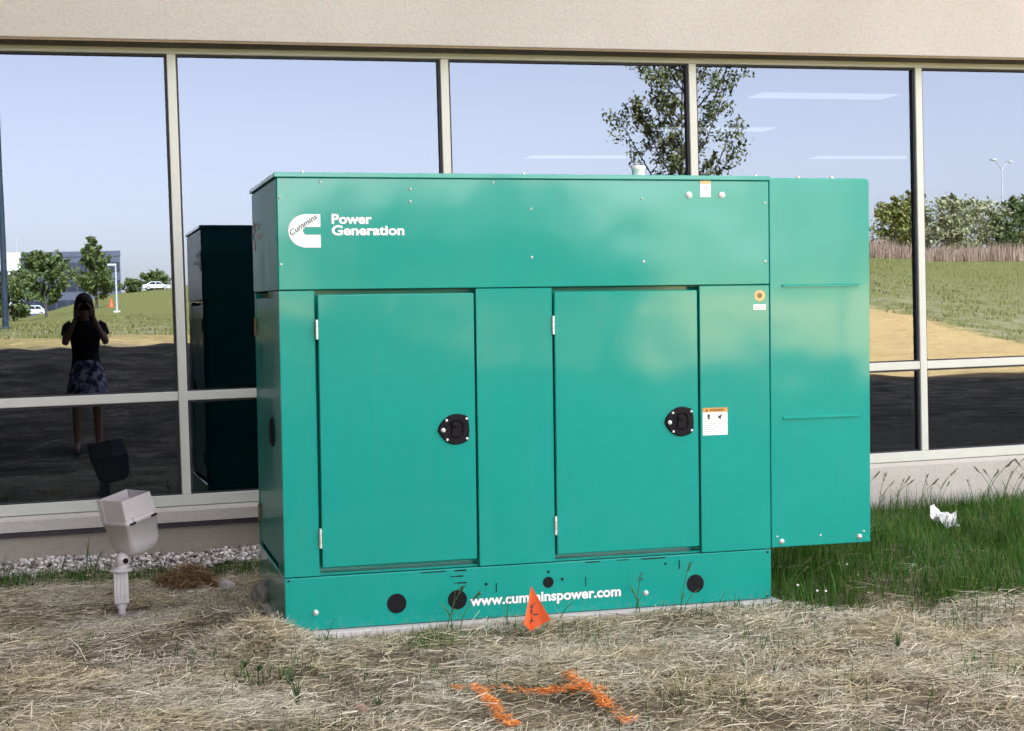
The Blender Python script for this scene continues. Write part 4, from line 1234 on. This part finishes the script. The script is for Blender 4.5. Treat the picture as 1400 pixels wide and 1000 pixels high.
for k, (xx, yy, h, ln) in enumerate([(0.06, -.35, .20, .1), (0.085, -.34, .17, -.15), (0.10, -.36, .14, .3), (0.25, -.33, .15, .3), (-0.06, -.35, .12, .2), (-0.34, -.33, .13, .1), (-.32, -.4, .1, .3), (0.62, -.36, .09, .2), (0.45, -.36, .12, -.2)]):
    o = stalk_thing(70 + k, h, ln, LLL[k], 'grass stalks along the left wall', False, 4)
    o.location = (xx, yy, gzf(xx, yy) - 0.005)
TLL = ['grass tuft under the middle of the generator hood in the green strip', 'grass tuft just right of the hood in front of the green strip', 'grass tuft below the white paper scrap', 'grass tuft nearest the white clover blossoms under the hood', 'grass tuft between the hood corner and the white paper scrap']
for k, (xx, yy) in enumerate([(3.55, -1.7), (3.9, -2.0), (4.6, -1.5), (3.35, -2.15), (4.2, -1.25)]):
    n = 16
    V, Qd = blades(np.zeros((n, 3)), RNG.uniform(0, 6.28, n), RNG.uniform(0.16, 0.30, n), RNG.uniform(.003, .005, n), RNG.uniform(0.02, .3, n), RNG.uniform(.1, .9, n), 5)
    o = link('grass_tuft', npmesh('grass_tuft', *rooted(V, Qd, n, 6), MT['stalk'])); o.location = (xx, yy, gzf(xx, yy))
    tag(o, TLL[k], 'grass tuft', 'grass tufts right of the generator')
WLL = ['small weed in the straw below the lower left corner of the generator', 'largest weed in the left foreground straw', 'weed between the generator corner and the largest left weed', 'weed sprouting beside the reddish clod', 'lone weed in the right foreground straw', 'lowest sprout at the foot of the straw bank by the generator corner']
for k, (xx, yy, h) in enumerate([(0.64, -2.70, .05), (0.70, -3.28, .11), (0.72, -2.98, .07), (0.95, -3.42, .06), (2.95, -3.30, .07), (0.60, -2.62, .05)]):
    n = 14
    V, Qd = blades(np.zeros((n, 3)), RNG.uniform(0, 6.28, n), RNG.uniform(.5, 1.1, n) * h, RNG.uniform(.005, .010, n), RNG.uniform(0.1, .7, n), RNG.uniform(.1, .8, n), 4)
    o = link('weed', npmesh('weed', *rooted(V, Qd, n, 5), MT['weed'])); o.location = (xx, yy, gzf(xx, yy) + 0.012)
    tag(o, WLL[k], 'weed', 'weeds in the straw')
clab = 'tiny white clover blossom in the grass beside the generator hood'
cl = None
for (xx, yy) in [(2.99, -2.40), (3.03, -2.50), (3.05, -2.54), (3.39, -2.1)]:
    if cl is None:
        cl = thing('clover', clab, 'flower', (0, 0, 0), 0, 'clover blossoms by the generator')
        MB().tube([(0, 0, 0), (0.004, 0, 0.05), (0.002, 0, 0.085)], 0.0012, 5).build('stem', MT['stalk'], cl)
        MB().sphere((0.002, 0, 0.09), 0.0052, 2, None, 0.25).build('blossom', MT['petal'], cl)
        o = cl
    else: o = dup(cl, (0, 0, 0))
    o.location = (xx, yy, gzf(xx, yy))

# ------------------------------------------------------------------ the far side of the lawn, mirrored in the windows
def tree_mesh(seed, h, crown0, rad, nlimb, nleaf, leaf, ltop=0.35, up=0.7, trunk_r=0.05, tight=0.5, prof=None):
    """trunk with limbs, and a crown of leaf faces gathered along twigs"""
    rg = random.Random(seed)
    tr = MB()
    pts_, rad_ = [], []
    for i in range(9):
        t = i / 8
        pts_.append(Vector((0.04 * h * 0.3 * math.sin(t * 4 + seed), 0.03 * h * 0.3 * math.cos(t * 3 + seed), h * 0.97 * t)))
        rad_.append(trunk_r * (1 - 0.92 * t))
    tr.tube(pts_, rad_, 8)
    ends = []
    for k in range(nlimb):
        t = crown0 + (0.98 - crown0) * (k + rg.random() * 0.7) / nlimb
        p0 = pts_[0].lerp(pts_[-1], t)
        az = k * 2.4 + rg.uniform(-.5, .5)
        tt = (t - crown0) / (1 - crown0)
        r_ = rad * ((prof(tt)) if prof else (math.sin(math.pi * (0.18 + 0.80 * tt)) ** 0.7)) * rg.uniform(0.55, 1.15)
        l = max(r_, 0.15 * rad)
        a = up * rg.uniform(0.5, 1.3)
        mid = p0 + Vector((math.cos(az) * l * 0.5, math.sin(az) * l * 0.5, l * 0.35 * a))
        tip = p0 + Vector((math.cos(az) * l, math.sin(az) * l, l * a))
        tr.tube([p0, mid, tip], [trunk_r * 0.35 * (1 - t * 0.6), trunk_r * 0.22 * (1 - t * 0.6), 0.004 * h * 0.3], 5, False)
        for s_ in (0.35, 0.55, 0.75, 0.9, 1.0):
            b = p0.lerp(mid, s_ * 2) if s_ < 0.5 else mid.lerp(tip, s_ * 2 - 1)
            ends.append((b, l * 0.28))
            for j in range(2):
                az2 = az + rg.choice([-1, 1]) * rg.uniform(0.4, 1.4)
                e = b + Vector((math.cos(az2), math.sin(az2), rg.uniform(-0.2, 0.9))) * l * rg.uniform(0.18, 0.42)
                if j == 0: tr.tube([b, e], [trunk_r * 0.08, trunk_r * 0.03], 3, False)
                ends.append((e, l * 0.22))
    ends.append((pts_[-1], rad * 0.2))
    n = nleaf
    pick = np.array([rg.randrange(len(ends)) for _ in range(n)])
    E = np.array([tuple(e[0]) for e in ends])[pick]; S_ = np.array([e[1] for e in ends])[pick] * tight * 2
    g_ = np.random.default_rng(seed)
    C_ = E + g_.normal(0, 0.42, (n, 3)) * S_[:, None]
    a = g_.normal(size=(n, 3)); a /= np.linalg.norm(a, axis=1)[:, None]
    b = np.cross(a, g_.normal(size=(n, 3))); b /= np.linalg.norm(b, axis=1)[:, None]
    sz = leaf * g_.uniform(0.5, 1.3, n)[:, None]
    V = np.stack([C_ - a * sz, C_ + b * sz * 0.45, C_ + a * sz, C_ - b * sz * 0.45], 1).reshape(-1, 3)
    Qd = np.arange(4 * n).reshape(n, 4)
    return tr, V, Qd
def tree(name, x, y, label, cat, group, leafmat, zoff=0.0, **kw):
    o = thing(name, label, cat, (x, y, gzf(x, y) + zoff), 0, group)
    tr, V, Qd = tree_mesh(**kw)
    tr.build('trunk', MT['bark'], o)
    link('crown', npmesh('crown', V, Qd, leafmat), o)
    return o
tree('young_tree', 10.45, -16.6, 'sparse young tree mirrored in the window above the right door of the generator', 'tree', None, MT['leafa'], seed=5, h=7.4, crown0=0.36, rad=0.92, nlimb=40, nleaf=15000, leaf=0.043, up=1.5, trunk_r=0.085, tight=0.36,
     prof=lambda t: 0.75 + 0.35 * math.sin(3.0 * t + 0.6))
tree('leafy_tree', 3.0, -146.6, 'tall pointed leafy tree mirrored behind the photographer', 'tree', 'trees by the car park', MT['leafb'], seed=8, h=6.9, crown0=0.12, rad=2.2, nlimb=26, nleaf=5000, leaf=0.24, up=0.75, trunk_r=0.14, prof=lambda t: 1.0 - 0.85 * t)
tree('round_tree', -1.85, -160, 'rounded light green tree mirrored left of the photographer', 'tree', 'trees by the car park', MT['leafb'], seed=9, h=6.6, crown0=0.2, rad=2.5, nlimb=22, nleaf=4600, leaf=0.26, up=0.6, trunk_r=0.16)
tree('bushy_tree', -5.2, -150, 'low bushy tree mirrored at the far left edge of the windows', 'tree', 'trees by the car park', MT['leafb'], seed=10, h=4.2, crown0=0.05, rad=2.4, nlimb=20, nleaf=3600, leaf=0.24, up=0.5, trunk_r=0.12)
tree('hill_bush', 11.6, -272, 'dark round bush on the grassy crest left of the mirrored white car', 'bush', 'bushes on the hill crest', MT['leafb'], -0.3, seed=12, h=2.4, crown0=0.05, rad=2.0, nlimb=14, nleaf=1600, leaf=0.3, up=0.4, trunk_r=0.1)
tree('hill_bush', 16.0, -285, 'wide bush rising behind the mirrored white car on the crest', 'bush', 'bushes on the hill crest', MT['leafb'], -0.3, seed=13, h=3.4, crown0=0.05, rad=3.0, nlimb=16, nleaf=2200, leaf=0.34, up=0.4, trunk_r=0.1)
tree('edge_tree', 7.0, -60, 'slim green tree mirrored just left of the dark generator reflection', 'tree', None, MT['leafb'], seed=14, h=1.9, crown0=0.1, rad=0.5, nlimb=14, nleaf=1400, leaf=0.07, up=0.9, trunk_r=0.03)
for k, x_ in enumerate((3.3, 4.2, 5.2, 6.1, 6.9)):  # unseen shrubs added to darken what the cabinet doors mirror
    tree('added_shrub', x_, -17.0 - 0.3 * (k % 2), 'unseen shrub added behind the photographer to darken the reflection in the generator doors', 'shrub', 'shrubs added to darken the door reflections', MT['leafb'], seed=60 + k, h=(1.9, 2.15, 2.0, 2.1, 1.6)[k], crown0=0.03, rad=0.72, nlimb=22, nleaf=2600, leaf=0.07, up=0.6, trunk_r=0.04, tight=0.6)
# the tree line beyond the meadow on the right
TL = [  # x, y, height, radius, material, look
 (63.0, -109, 4.6, 2.0, 'leafa', 'dark leafy tree at the left end of the mirrored tree line'),
 (65.6, -113, 4.3, 1.7, 'leafa', 'dark upright tree second in the mirrored tree line'),
 (67.4, -107, 3.8, 2.0, 'leafd', 'yellow green bush in the mirrored tree line beside the mullion'),
 (69.8, -110, 4.6, 1.8, 'leafd', 'yellow green tree behind the right mullion in the mirrored tree line'),
 (72.0, -112, 5.2, 1.7, 'leafa', 'tallest dark spiky tree of the mirrored tree line'),
 (73.6, -107, 4.7, 2.9, 'leafc', 'broad silvery blossoming shrub in the middle of the mirrored tree line'),
 (71.0, -105, 3.2, 1.9, 'leafc', 'pale silvery shrub low beside the right mullion'),
 (76.3, -110, 4.3, 2.0, 'leafc', 'grey green shrub right of the broad silvery one'),
 (78.6, -109, 3.6, 2.0, 'leafb', 'green rounded shrub under the mirrored street light'),
 (81.5, -110, 4.8, 2.2, 'leafb', 'deep green tree at the right picture edge of the tree line'),
 (84.5, -112, 5.6, 2.3, 'leafb', 'tall green tree beyond the right edge of the tree line'),
 (80.6, -105.5, 2.2, 1.4, 'leafd', 'small yellow green bush in front at the right picture edge'),
 (58.5, -110, 4.4, 2.3, 'leafa', 'leafy tree hidden mostly behind the generator in the tree line'),
 (53.5, -112, 4.8, 2.4, 'leafb', 'green tree farther left along the tree line'),
 (88.5, -113, 5.2, 2.6, 'leafc', 'silvery tree farther right along the tree line'),
]
for k, (x_, y_, h, r_, m_, lb) in enumerate(TL):
    tree('tree_line_shrub' if h < 4.4 else 'tree_line_tree', x_, y_, lb, 'tree', 'tree line beyond the meadow', MT[m_], -0.1, seed=30 + k, h=h * 1.12, crown0=0.06, rad=r_, nlimb=18, nleaf=3000, leaf=0.17, up=0.55, trunk_r=0.1, tight=0.55)
# tall dry grass in front of them
n = 15000
x = RNG.uniform(50, 95, n); y = RNG.uniform(-106, -99, n) + 0.6 * vnoise(x, x * 0, 3.0, 23)
P = np.stack([x, y, gz(x, y)], -1)
hgt = 1.35 + 0.45 * vnoise(x, y, 2.5, 24) + 0.2 * vnoise(x, y, 0.7, 25)
V, Qd = blades(P, RNG.uniform(0, 6.28, n), hgt * RNG.uniform(0.6, 1.1, n), RNG.uniform(0.03, 0.07, n), RNG.uniform(0, .15, n), RNG.uniform(0, .35, n), 2)
tag(link('tall_dry_grass', npmesh('tall_dry_grass', V, Qd, MT['reed'])), 'belt of tall dry brown grass in front of the mirrored tree line', 'dry grass', kind='stuff')
# tussocks over the sunlit meadow
n = 26000
tt_ = RNG.uniform(24, 96, n); aa = np.where(RNG.random(n) < 0.6, RNG.uniform(0.50, 0.74, n), RNG.uniform(-0.06, 0.12, n))
x = aa * (8.4 + tt_); y = -tt_
keep = ((x > 24.2 + 0.8 * vnoise(x, y, 1.5, 26)) | (tt_ > np.minimum(25.0 + 0.55 * x, 41) + 5 * vnoise(x, y, 3, 27))) & (vnoise(x, y, 1.6, 28) > -0.35)
x, y = x[keep], y[keep]; n = len(x)
V, Qd = blades(np.stack([x, y, gz(x, y) - 0.01], -1), RNG.uniform(0, 6.28, n), RNG.uniform(0.05, 0.16, n), RNG.uniform(0.015, 0.045, n), RNG.uniform(0, .5, n), RNG.uniform(0.1, .9, n), 2)
tag(link('meadow_grass', npmesh('meadow_grass', V, Qd, MT['meadow'])), 'sunlit rough meadow grass mirrored in the windows', 'grass', kind='stuff')

# lamp post and street light
lx_, ly_ = 3.85, -111.6; lz_ = gzf(lx_, ly_)
LPT = thing('lamp_post', 'white car park lamp post mirrored right of the pointed tree', 'lamp post', (lx_, ly_, lz_))
MB().tube([(0, 0, 0), (0, 0, 3.45)], [0.075, 0.06], 10).build('pole', MT['pole'], LPT)
MB().box(-0.62, 0.05, -0.12, 0.12, 3.40, 3.56, 0.03).build('lamp_head', MT['pole'], LPT)
MB().box(-0.25, 0.25, -0.25, 0.25, -0.05, 0.10, 0.02).build('footing', MT['pad'], LPT)
sx_, sy_ = 101.0, -141.6; sz_ = gzf(sx_, sy_)
SL = thing('street_light', 'white double headed street light above the mirrored tree line at right', 'street light', (sx_, sy_, sz_), R(-33))
hh_ = 14.2 - sz_
MB().tube([(0, 0, 0), (0, 0, hh_)], [0.09, 0.06], 10).build('pole', MT['pole'], SL)
for s_ in (-1, 1):
    MB().tube([(0, 0, hh_ - 0.3), (s_ * 0.9, 0, hh_ + 0.25), (s_ * 1.9, 0, hh_ + 0.75)], 0.04, 8).build('arm', MT['pole'], SL)
    MB().box(s_ * 1.8 if s_ > 0 else -2.75, 2.75 if s_ > 0 else -1.8, -0.22, 0.22, hh_ + 0.65, hh_ + 0.90, 0.06).build('lamp_head', MT['pole'], SL)
# dark post close to the left picture edge
tpx, tpy = -1.77, -42.0
TP = thing('steel_post', 'dark teal steel post mirrored at the left picture edge', 'post', (tpx, tpy, gzf(tpx, tpy)))
MB().tube([(0, 0, -0.2), (0, 0, 9.0)], [0.10, 0.085], 12).build('pole', MT['tealpole'], TP)
MB().box(-0.16, 0.16, -0.16, 0.16, -0.05, 0.06, 0.01).build('base_plate', MT['tealpole'], TP)
# traffic cone
cx_, cy_ = 4.3, -141.6
CN = thing('traffic_cone', 'orange traffic cone on the grass near the mirrored lamp post', 'cone', (cx_, cy_, gzf(cx_, cy_)))
MB().lathe([(0.22, 0.04), (0.06, 0.80), (0.0, 0.80)], (0, 0, 0), 14).build('cone_body', MT['orange'], CN)
MB().box(-0.3, 0.3, -0.3, 0.3, 0, 0.04).build('foot', MT['orange'], CN)
MB().lathe([(0.155, 0.34), (0.112, 0.54)], (0, 0, 0), 14).build('reflective_band', MT['white'], CN)

# vehicles
def vehicle(name, label, x_, y_, rz, prof, win, wid, wheels, rad_):
    o = thing(name, label, 'car' if name == 'white_car' else 'van', (x_, y_, gzf(x_, y_) + 0.02), rz, 'white vehicles in the mirrored car park')
    MB().prism(prof, 1, -wid / 2, wid / 2, bev=0.05).build('body', MT['carw'], o)
    for wpoly in win:
        for s_ in (-1, 1):
            MB().prism(wpoly, 1, s_ * (wid / 2 - 0.01), s_ * (wid / 2 + 0.012)).build('side_window', MT['carg'], o)
    for wx in wheels:
        for s_ in (-1, 1):
            wh = MB().lathe([(0.0005, -0.1), (rad_ * 0.6, -0.1), (rad_, -0.09), (rad_, 0.09), (rad_ * 0.6, 0.1), (0.0005, 0.1)], (0, 0, 0), 16, M=Matrix.Translation((wx, s_ * (wid / 2 - 0.08), rad_)) @ Matrix.Rotation(R(90), 4, 'X'))
            q = wh.build('wheel', MT['tyre'], o)
            MB().lathe([(0.0005, 0.105 * s_), (rad_ * 0.55, 0.103 * s_)], (0, 0, 0), 12, M=Matrix.Translation((wx, s_ * (wid / 2 - 0.08), rad_)) @ Matrix.Rotation(R(-90), 4, 'X')).build('rim', MT['zinc'], q)
    return o
vehicle('white_van', 'white van parked in the mirrored car park below the round tree', -5.2, -272, R(4),
        [(-2.3, 0.35), (2.3, 0.35), (2.35, 0.95), (1.75, 1.1), (1.15, 1.75), (-2.1, 1.8), (-2.35, 1.0)],
        [[(1.6, 1.12), (1.1, 1.62), (0.45, 1.64), (0.45, 1.12)], [(0.35, 1.12), (0.35, 1.64), (-0.75, 1.66), (-0.75, 1.12)], [(-0.85, 1.12), (-0.85, 1.66), (-1.95, 1.66), (-2.1, 1.12)]], 1.85, (-1.4, 1.45), 0.34)
vehicle('white_car', 'white car driving along the mirrored hill crest', 15.2, -261.6, R(-3),
        [(-2.3, 0.3), (2.25, 0.3), (2.3, 0.72), (1.3, 0.88), (0.55, 1.38), (-0.9, 1.40), (-1.75, 0.95), (-2.3, 0.9)],
        [[(1.1, 0.92), (0.5, 1.30), (-0.1, 1.32), (-0.1, 0.92)], [(-0.2, 0.92), (-0.2, 1.32), (-0.85, 1.32), (-1.5, 0.94)]], 1.75, (-1.35, 1.4), 0.32)

# far office block
OB = thing('far_office', 'low dark glass office block with a white corner mirrored at the left', 'building', (0, -291.6, 1.0))
MB().box(-7.4, 10.5, -20, 0, -1.0, 10.9).build('wall', MT['offdark'], OB)
MB().box(-7.5, 10.6, -20.1, 0.1, 10.95, 12.0, 0.05).build('roof_band', MT['offdark'], OB)
MB().box(-12.2, -7.45, -16, 1.5, 8.6, 11.9, 0.05).build('corner_canopy', MT['offwhite'], OB)
MB().box(-12.2, -7.45, -16, -1.5, -1.0, 8.55).build('recessed_wall', MT['offglass'], OB)
for x_ in (-11.9, -9.6, -7.8):
    MB().tube([(x_, 1.0, -1.0), (x_, 1.0, 8.6)], 0.28, 12).build('column', MT['offwhite'], OB)
for z_ in (1.2, 4.6, 8.0):
    for k in range(9):
        fr_ = MB().box(-7.2 + k * 1.96, -7.2 + k * 1.96 + 1.86, 0.002, 0.06, z_, z_ + 1.9, 0.01).build('window', MT['offglass'], OB)
for k in range(2):
    MB().tube([(-10.5 + k * 2.2, -8, 11.9), (-10.5 + k * 2.2, -8, 15.2)], 0.06, 6).build('antenna', MT['pole'], OB)

# ------------------------------------------------------------------ the photographer, mirrored in the left window
px_, py_ = 0.205, -8.66
pz_ = gzf(px_, py_)
PS = thing('person', 'person in a dark top and patterned skirt photographing the generator, mirrored in the left window', 'person', (px_, py_, pz_))
bv = {'pelvis': (0, 0, 0.93, .115, .10), 'waist': (0, 0, 1.08, .098, .08), 'chest': (0, -0.01, 1.27, .115, .085), 'neck0': (0, -0.005, 1.40, .055, .05), 'neck1': (0, 0.0, 1.48, .045, .045),
      'jaw': (0, 0.022, 1.545, .058, .066), 'skull': (0, 0.005, 1.62, .070, .082), 'crown': (0, 0.0, 1.675, .045, .055)}
be = [('pelvis', 'waist'), ('waist', 'chest'), ('chest', 'neck0'), ('neck0', 'neck1'), ('neck1', 'jaw'), ('jaw', 'skull'), ('skull', 'crown')]
for s_, t_ in ((-1, 'l'), (1, 'r')):
    st_ = 0.05 if s_ < 0 else -0.03
    bv.update({'sh' + t_: (s_ * .165, -0.005, 1.36, .052, .052), 'el' + t_: (s_ * .215, .10, 1.17, .038, .038), 'wr' + t_: (s_ * .085, .17, 1.47, .026, .022),
               'hip' + t_: (s_ * .095, 0, .86, .088, .088), 'kn' + t_: (s_ * .105, st_ + .02, .48, .055, .055), 'ca' + t_: (s_ * .108, st_ - .02, .34, .05, .052), 'an' + t_: (s_ * .11, st_ - .02, .09, .032, .034), 'to' + t_: (s_ * .125, st_ + .13, .03, .036, .022)})
    be += [('chest', 'sh' + t_), ('sh' + t_, 'el' + t_), ('el' + t_, 'wr' + t_), ('pelvis', 'hip' + t_), ('hip' + t_, 'kn' + t_), ('kn' + t_, 'ca' + t_), ('ca' + t_, 'an' + t_), ('an' + t_, 'to' + t_)]
kk = list(bv)
bme = bpy.data.meshes.new('body')
bme.from_pydata([bv[k][:3] for k in kk], [(kk.index(a), kk.index(b)) for a, b in be], [])
bme.materials.append(MT['skin'])
bo = link('body', bme, PS)
bo.modifiers.new('skin', 'SKIN')
for i, k in enumerate(kk):
    sv = bme.skin_vertices[0].data[i]
    sv.radius = bv[k][3:5]; sv.use_root = (k == 'pelvis')
sb_ = bo.modifiers.new('smooth', 'SUBSURF'); sb_.levels = 2; sb_.render_levels = 2
def pp(name, mb, m, parent=PS): return mb.build(name, MT[m], parent)
hr = MB()
hr.sphere((0, -0.012, 1.63), (0.090, 0.098, 0.090), 3)
hr.v = [(x, y if z > 1.62 or y < 0.03 else 0.03, z) for x, y, z in hr.v]
for k in range(26):
    t = R(165 + 210 * k / 25)
    bx, by = 0.085 * math.cos(t), -0.01 + 0.085 * math.sin(t)
    hr.tube([(bx * 0.8, by * 0.8, 1.66), (bx * 1.05, by * 1.05, 1.56), (bx * 1.15, by * 1.1 - 0.01, 1.44), (bx * 1.1, by * 1.1 - 0.01, 1.33 + 0.02 * math.sin(k * 3.1))], [0.016, 0.02, 0.018, 0.006], 6)
pp('hair', hr, 'hair')
fc = MB().sphere((0, 0.098, 1.585), (0.012, 0.018, 0.018), 2)
pp('nose', fc, 'skin')
for s_ in (-1, 1):
    pp('ear', MB().sphere((s_ * 0.076, 0.0, 1.59), (0.010, 0.022, 0.032), 2), 'skin')
    pp('eye', MB().sphere((s_ * 0.030, 0.079, 1.612), (0.012, 0.010, 0.009), 2), 'white')
pp('mouth', MB().sphere((0, 0.084, 1.545), (0.022, 0.008, 0.006), 2), 'clod')
tp = MB().lathe([(0.135, 0.93), (0.128, 1.02), (0.125, 1.10), (0.142, 1.22), (0.152, 1.30), (0.142, 1.37), (0.095, 1.415), (0.07, 1.425)], (0, 0, 0), 28, sx=1.12, sy=0.82)
for s_ in (-1, 1):
    tp.tube([(s_ * .13, -0.005, 1.365), (s_ * .172, 0.0, 1.345), (s_ * .196, .045, 1.275)], [0.070, 0.066, 0.058], 16, False)
pp('top', tp, 'top')
sk = MB(); vs, fs = [], []
nk = 48
for j, (r_, z_) in enumerate(((0.125, 1.0), (0.15, 0.93), (0.175, 0.82), (0.195, 0.68), (0.215, 0.55))):
    for k in range(nk):
        t = 2 * math.pi * k / nk
        rr = r_ * (1 + 0.05 * j / 4 * math.sin(t * 9 + 0.6 * j))
        vs.append((rr * math.cos(t) * 1.08, rr * math.sin(t) * 0.85, z_))
fs = [(j * nk + k, j * nk + (k + 1) % nk, (j + 1) * nk + (k + 1) % nk, (j + 1) * nk + k) for j in range(4) for k in range(nk)]
sk.add(vs, fs, True)
pp('skirt', sk, 'skirt')
for s_ in (-1, 1):
    st_ = 0.05 if s_ < 0 else -0.03
    pp('sandal', MB().sphere((s_ * .12, st_ + .05, 0.008), (0.045, 0.12, 0.012), 2).tube([(s_ * .12 - .04, st_ + .06, .015), (s_ * .12, st_ + .07, .058), (s_ * .12 + .04, st_ + .06, .015)], 0.007, 6), 'strip')
    hd_ = MB()
    W0 = Vector((s_ * .085, .17, 1.47)); pc = Vector((s_ * .068, .185, 1.53))
    hd_.tube([W0, W0.lerp(pc, 0.6), pc], [0.026, 0.036, 0.034], 10)
    for q in range(5):
        b0 = pc + Vector((0, 0.004 + (q - 2) * 0.0, 0.0)) + Vector((s_ * 0.004, 0.026 - q * 0.014, 0.018 - abs(q - 1.5) * 0.004))
        ln_ = (0.07, 0.078, 0.072, 0.058, 0.05)[q]
        if q < 4:
            hd_.tube([b0, b0 + Vector((-s_ * 0.012, 0.006, ln_ * 0.45)), b0 + Vector((-s_ * 0.034, 0.008, ln_ * 0.75)), b0 + Vector((-s_ * 0.052, 0.006, ln_ * 0.8))], [0.0095, 0.0090, 0.0082, 0.006], 8)
        else:
            hd_.tube([pc + Vector((0, -0.02, -0.02)), pc + Vector((-s_ * 0.022, -0.028, 0.0)), pc + Vector((-s_ * 0.040, -0.022, 0.012))], [0.012, 0.010, 0.007], 8)
    pp('hand', hd_, 'skin')
CA = thing('photo_camera', 'black camera held up to the face of the mirrored person', 'camera', (px_, py_ + 0.185, pz_ + 1.575))
MB().box(-0.066, 0.066, -0.03, 0.03, -0.045, 0.045, 0.01).box(-0.03, 0.03, -0.025, 0.028, 0.04, 0.066, 0.008).build('camera_body', MT['black'], CA)
lm = MB().lathe([(0.036, 0.0), (0.036, 0.05), (0.032, 0.052), (0.032, 0.038), (0.0005, 0.03)], (0, 0, 0), 20, M=Matrix.Translation((0, 0.029, -0.005)) @ Matrix.Rotation(R(-90), 4, 'X'))
lm.build('lens', MT['black'], CA)
print('tris', sum(sum(len(p.vertices) - 2 for p in o.data.polygons) for o in scene.objects if o.type == 'MESH'))
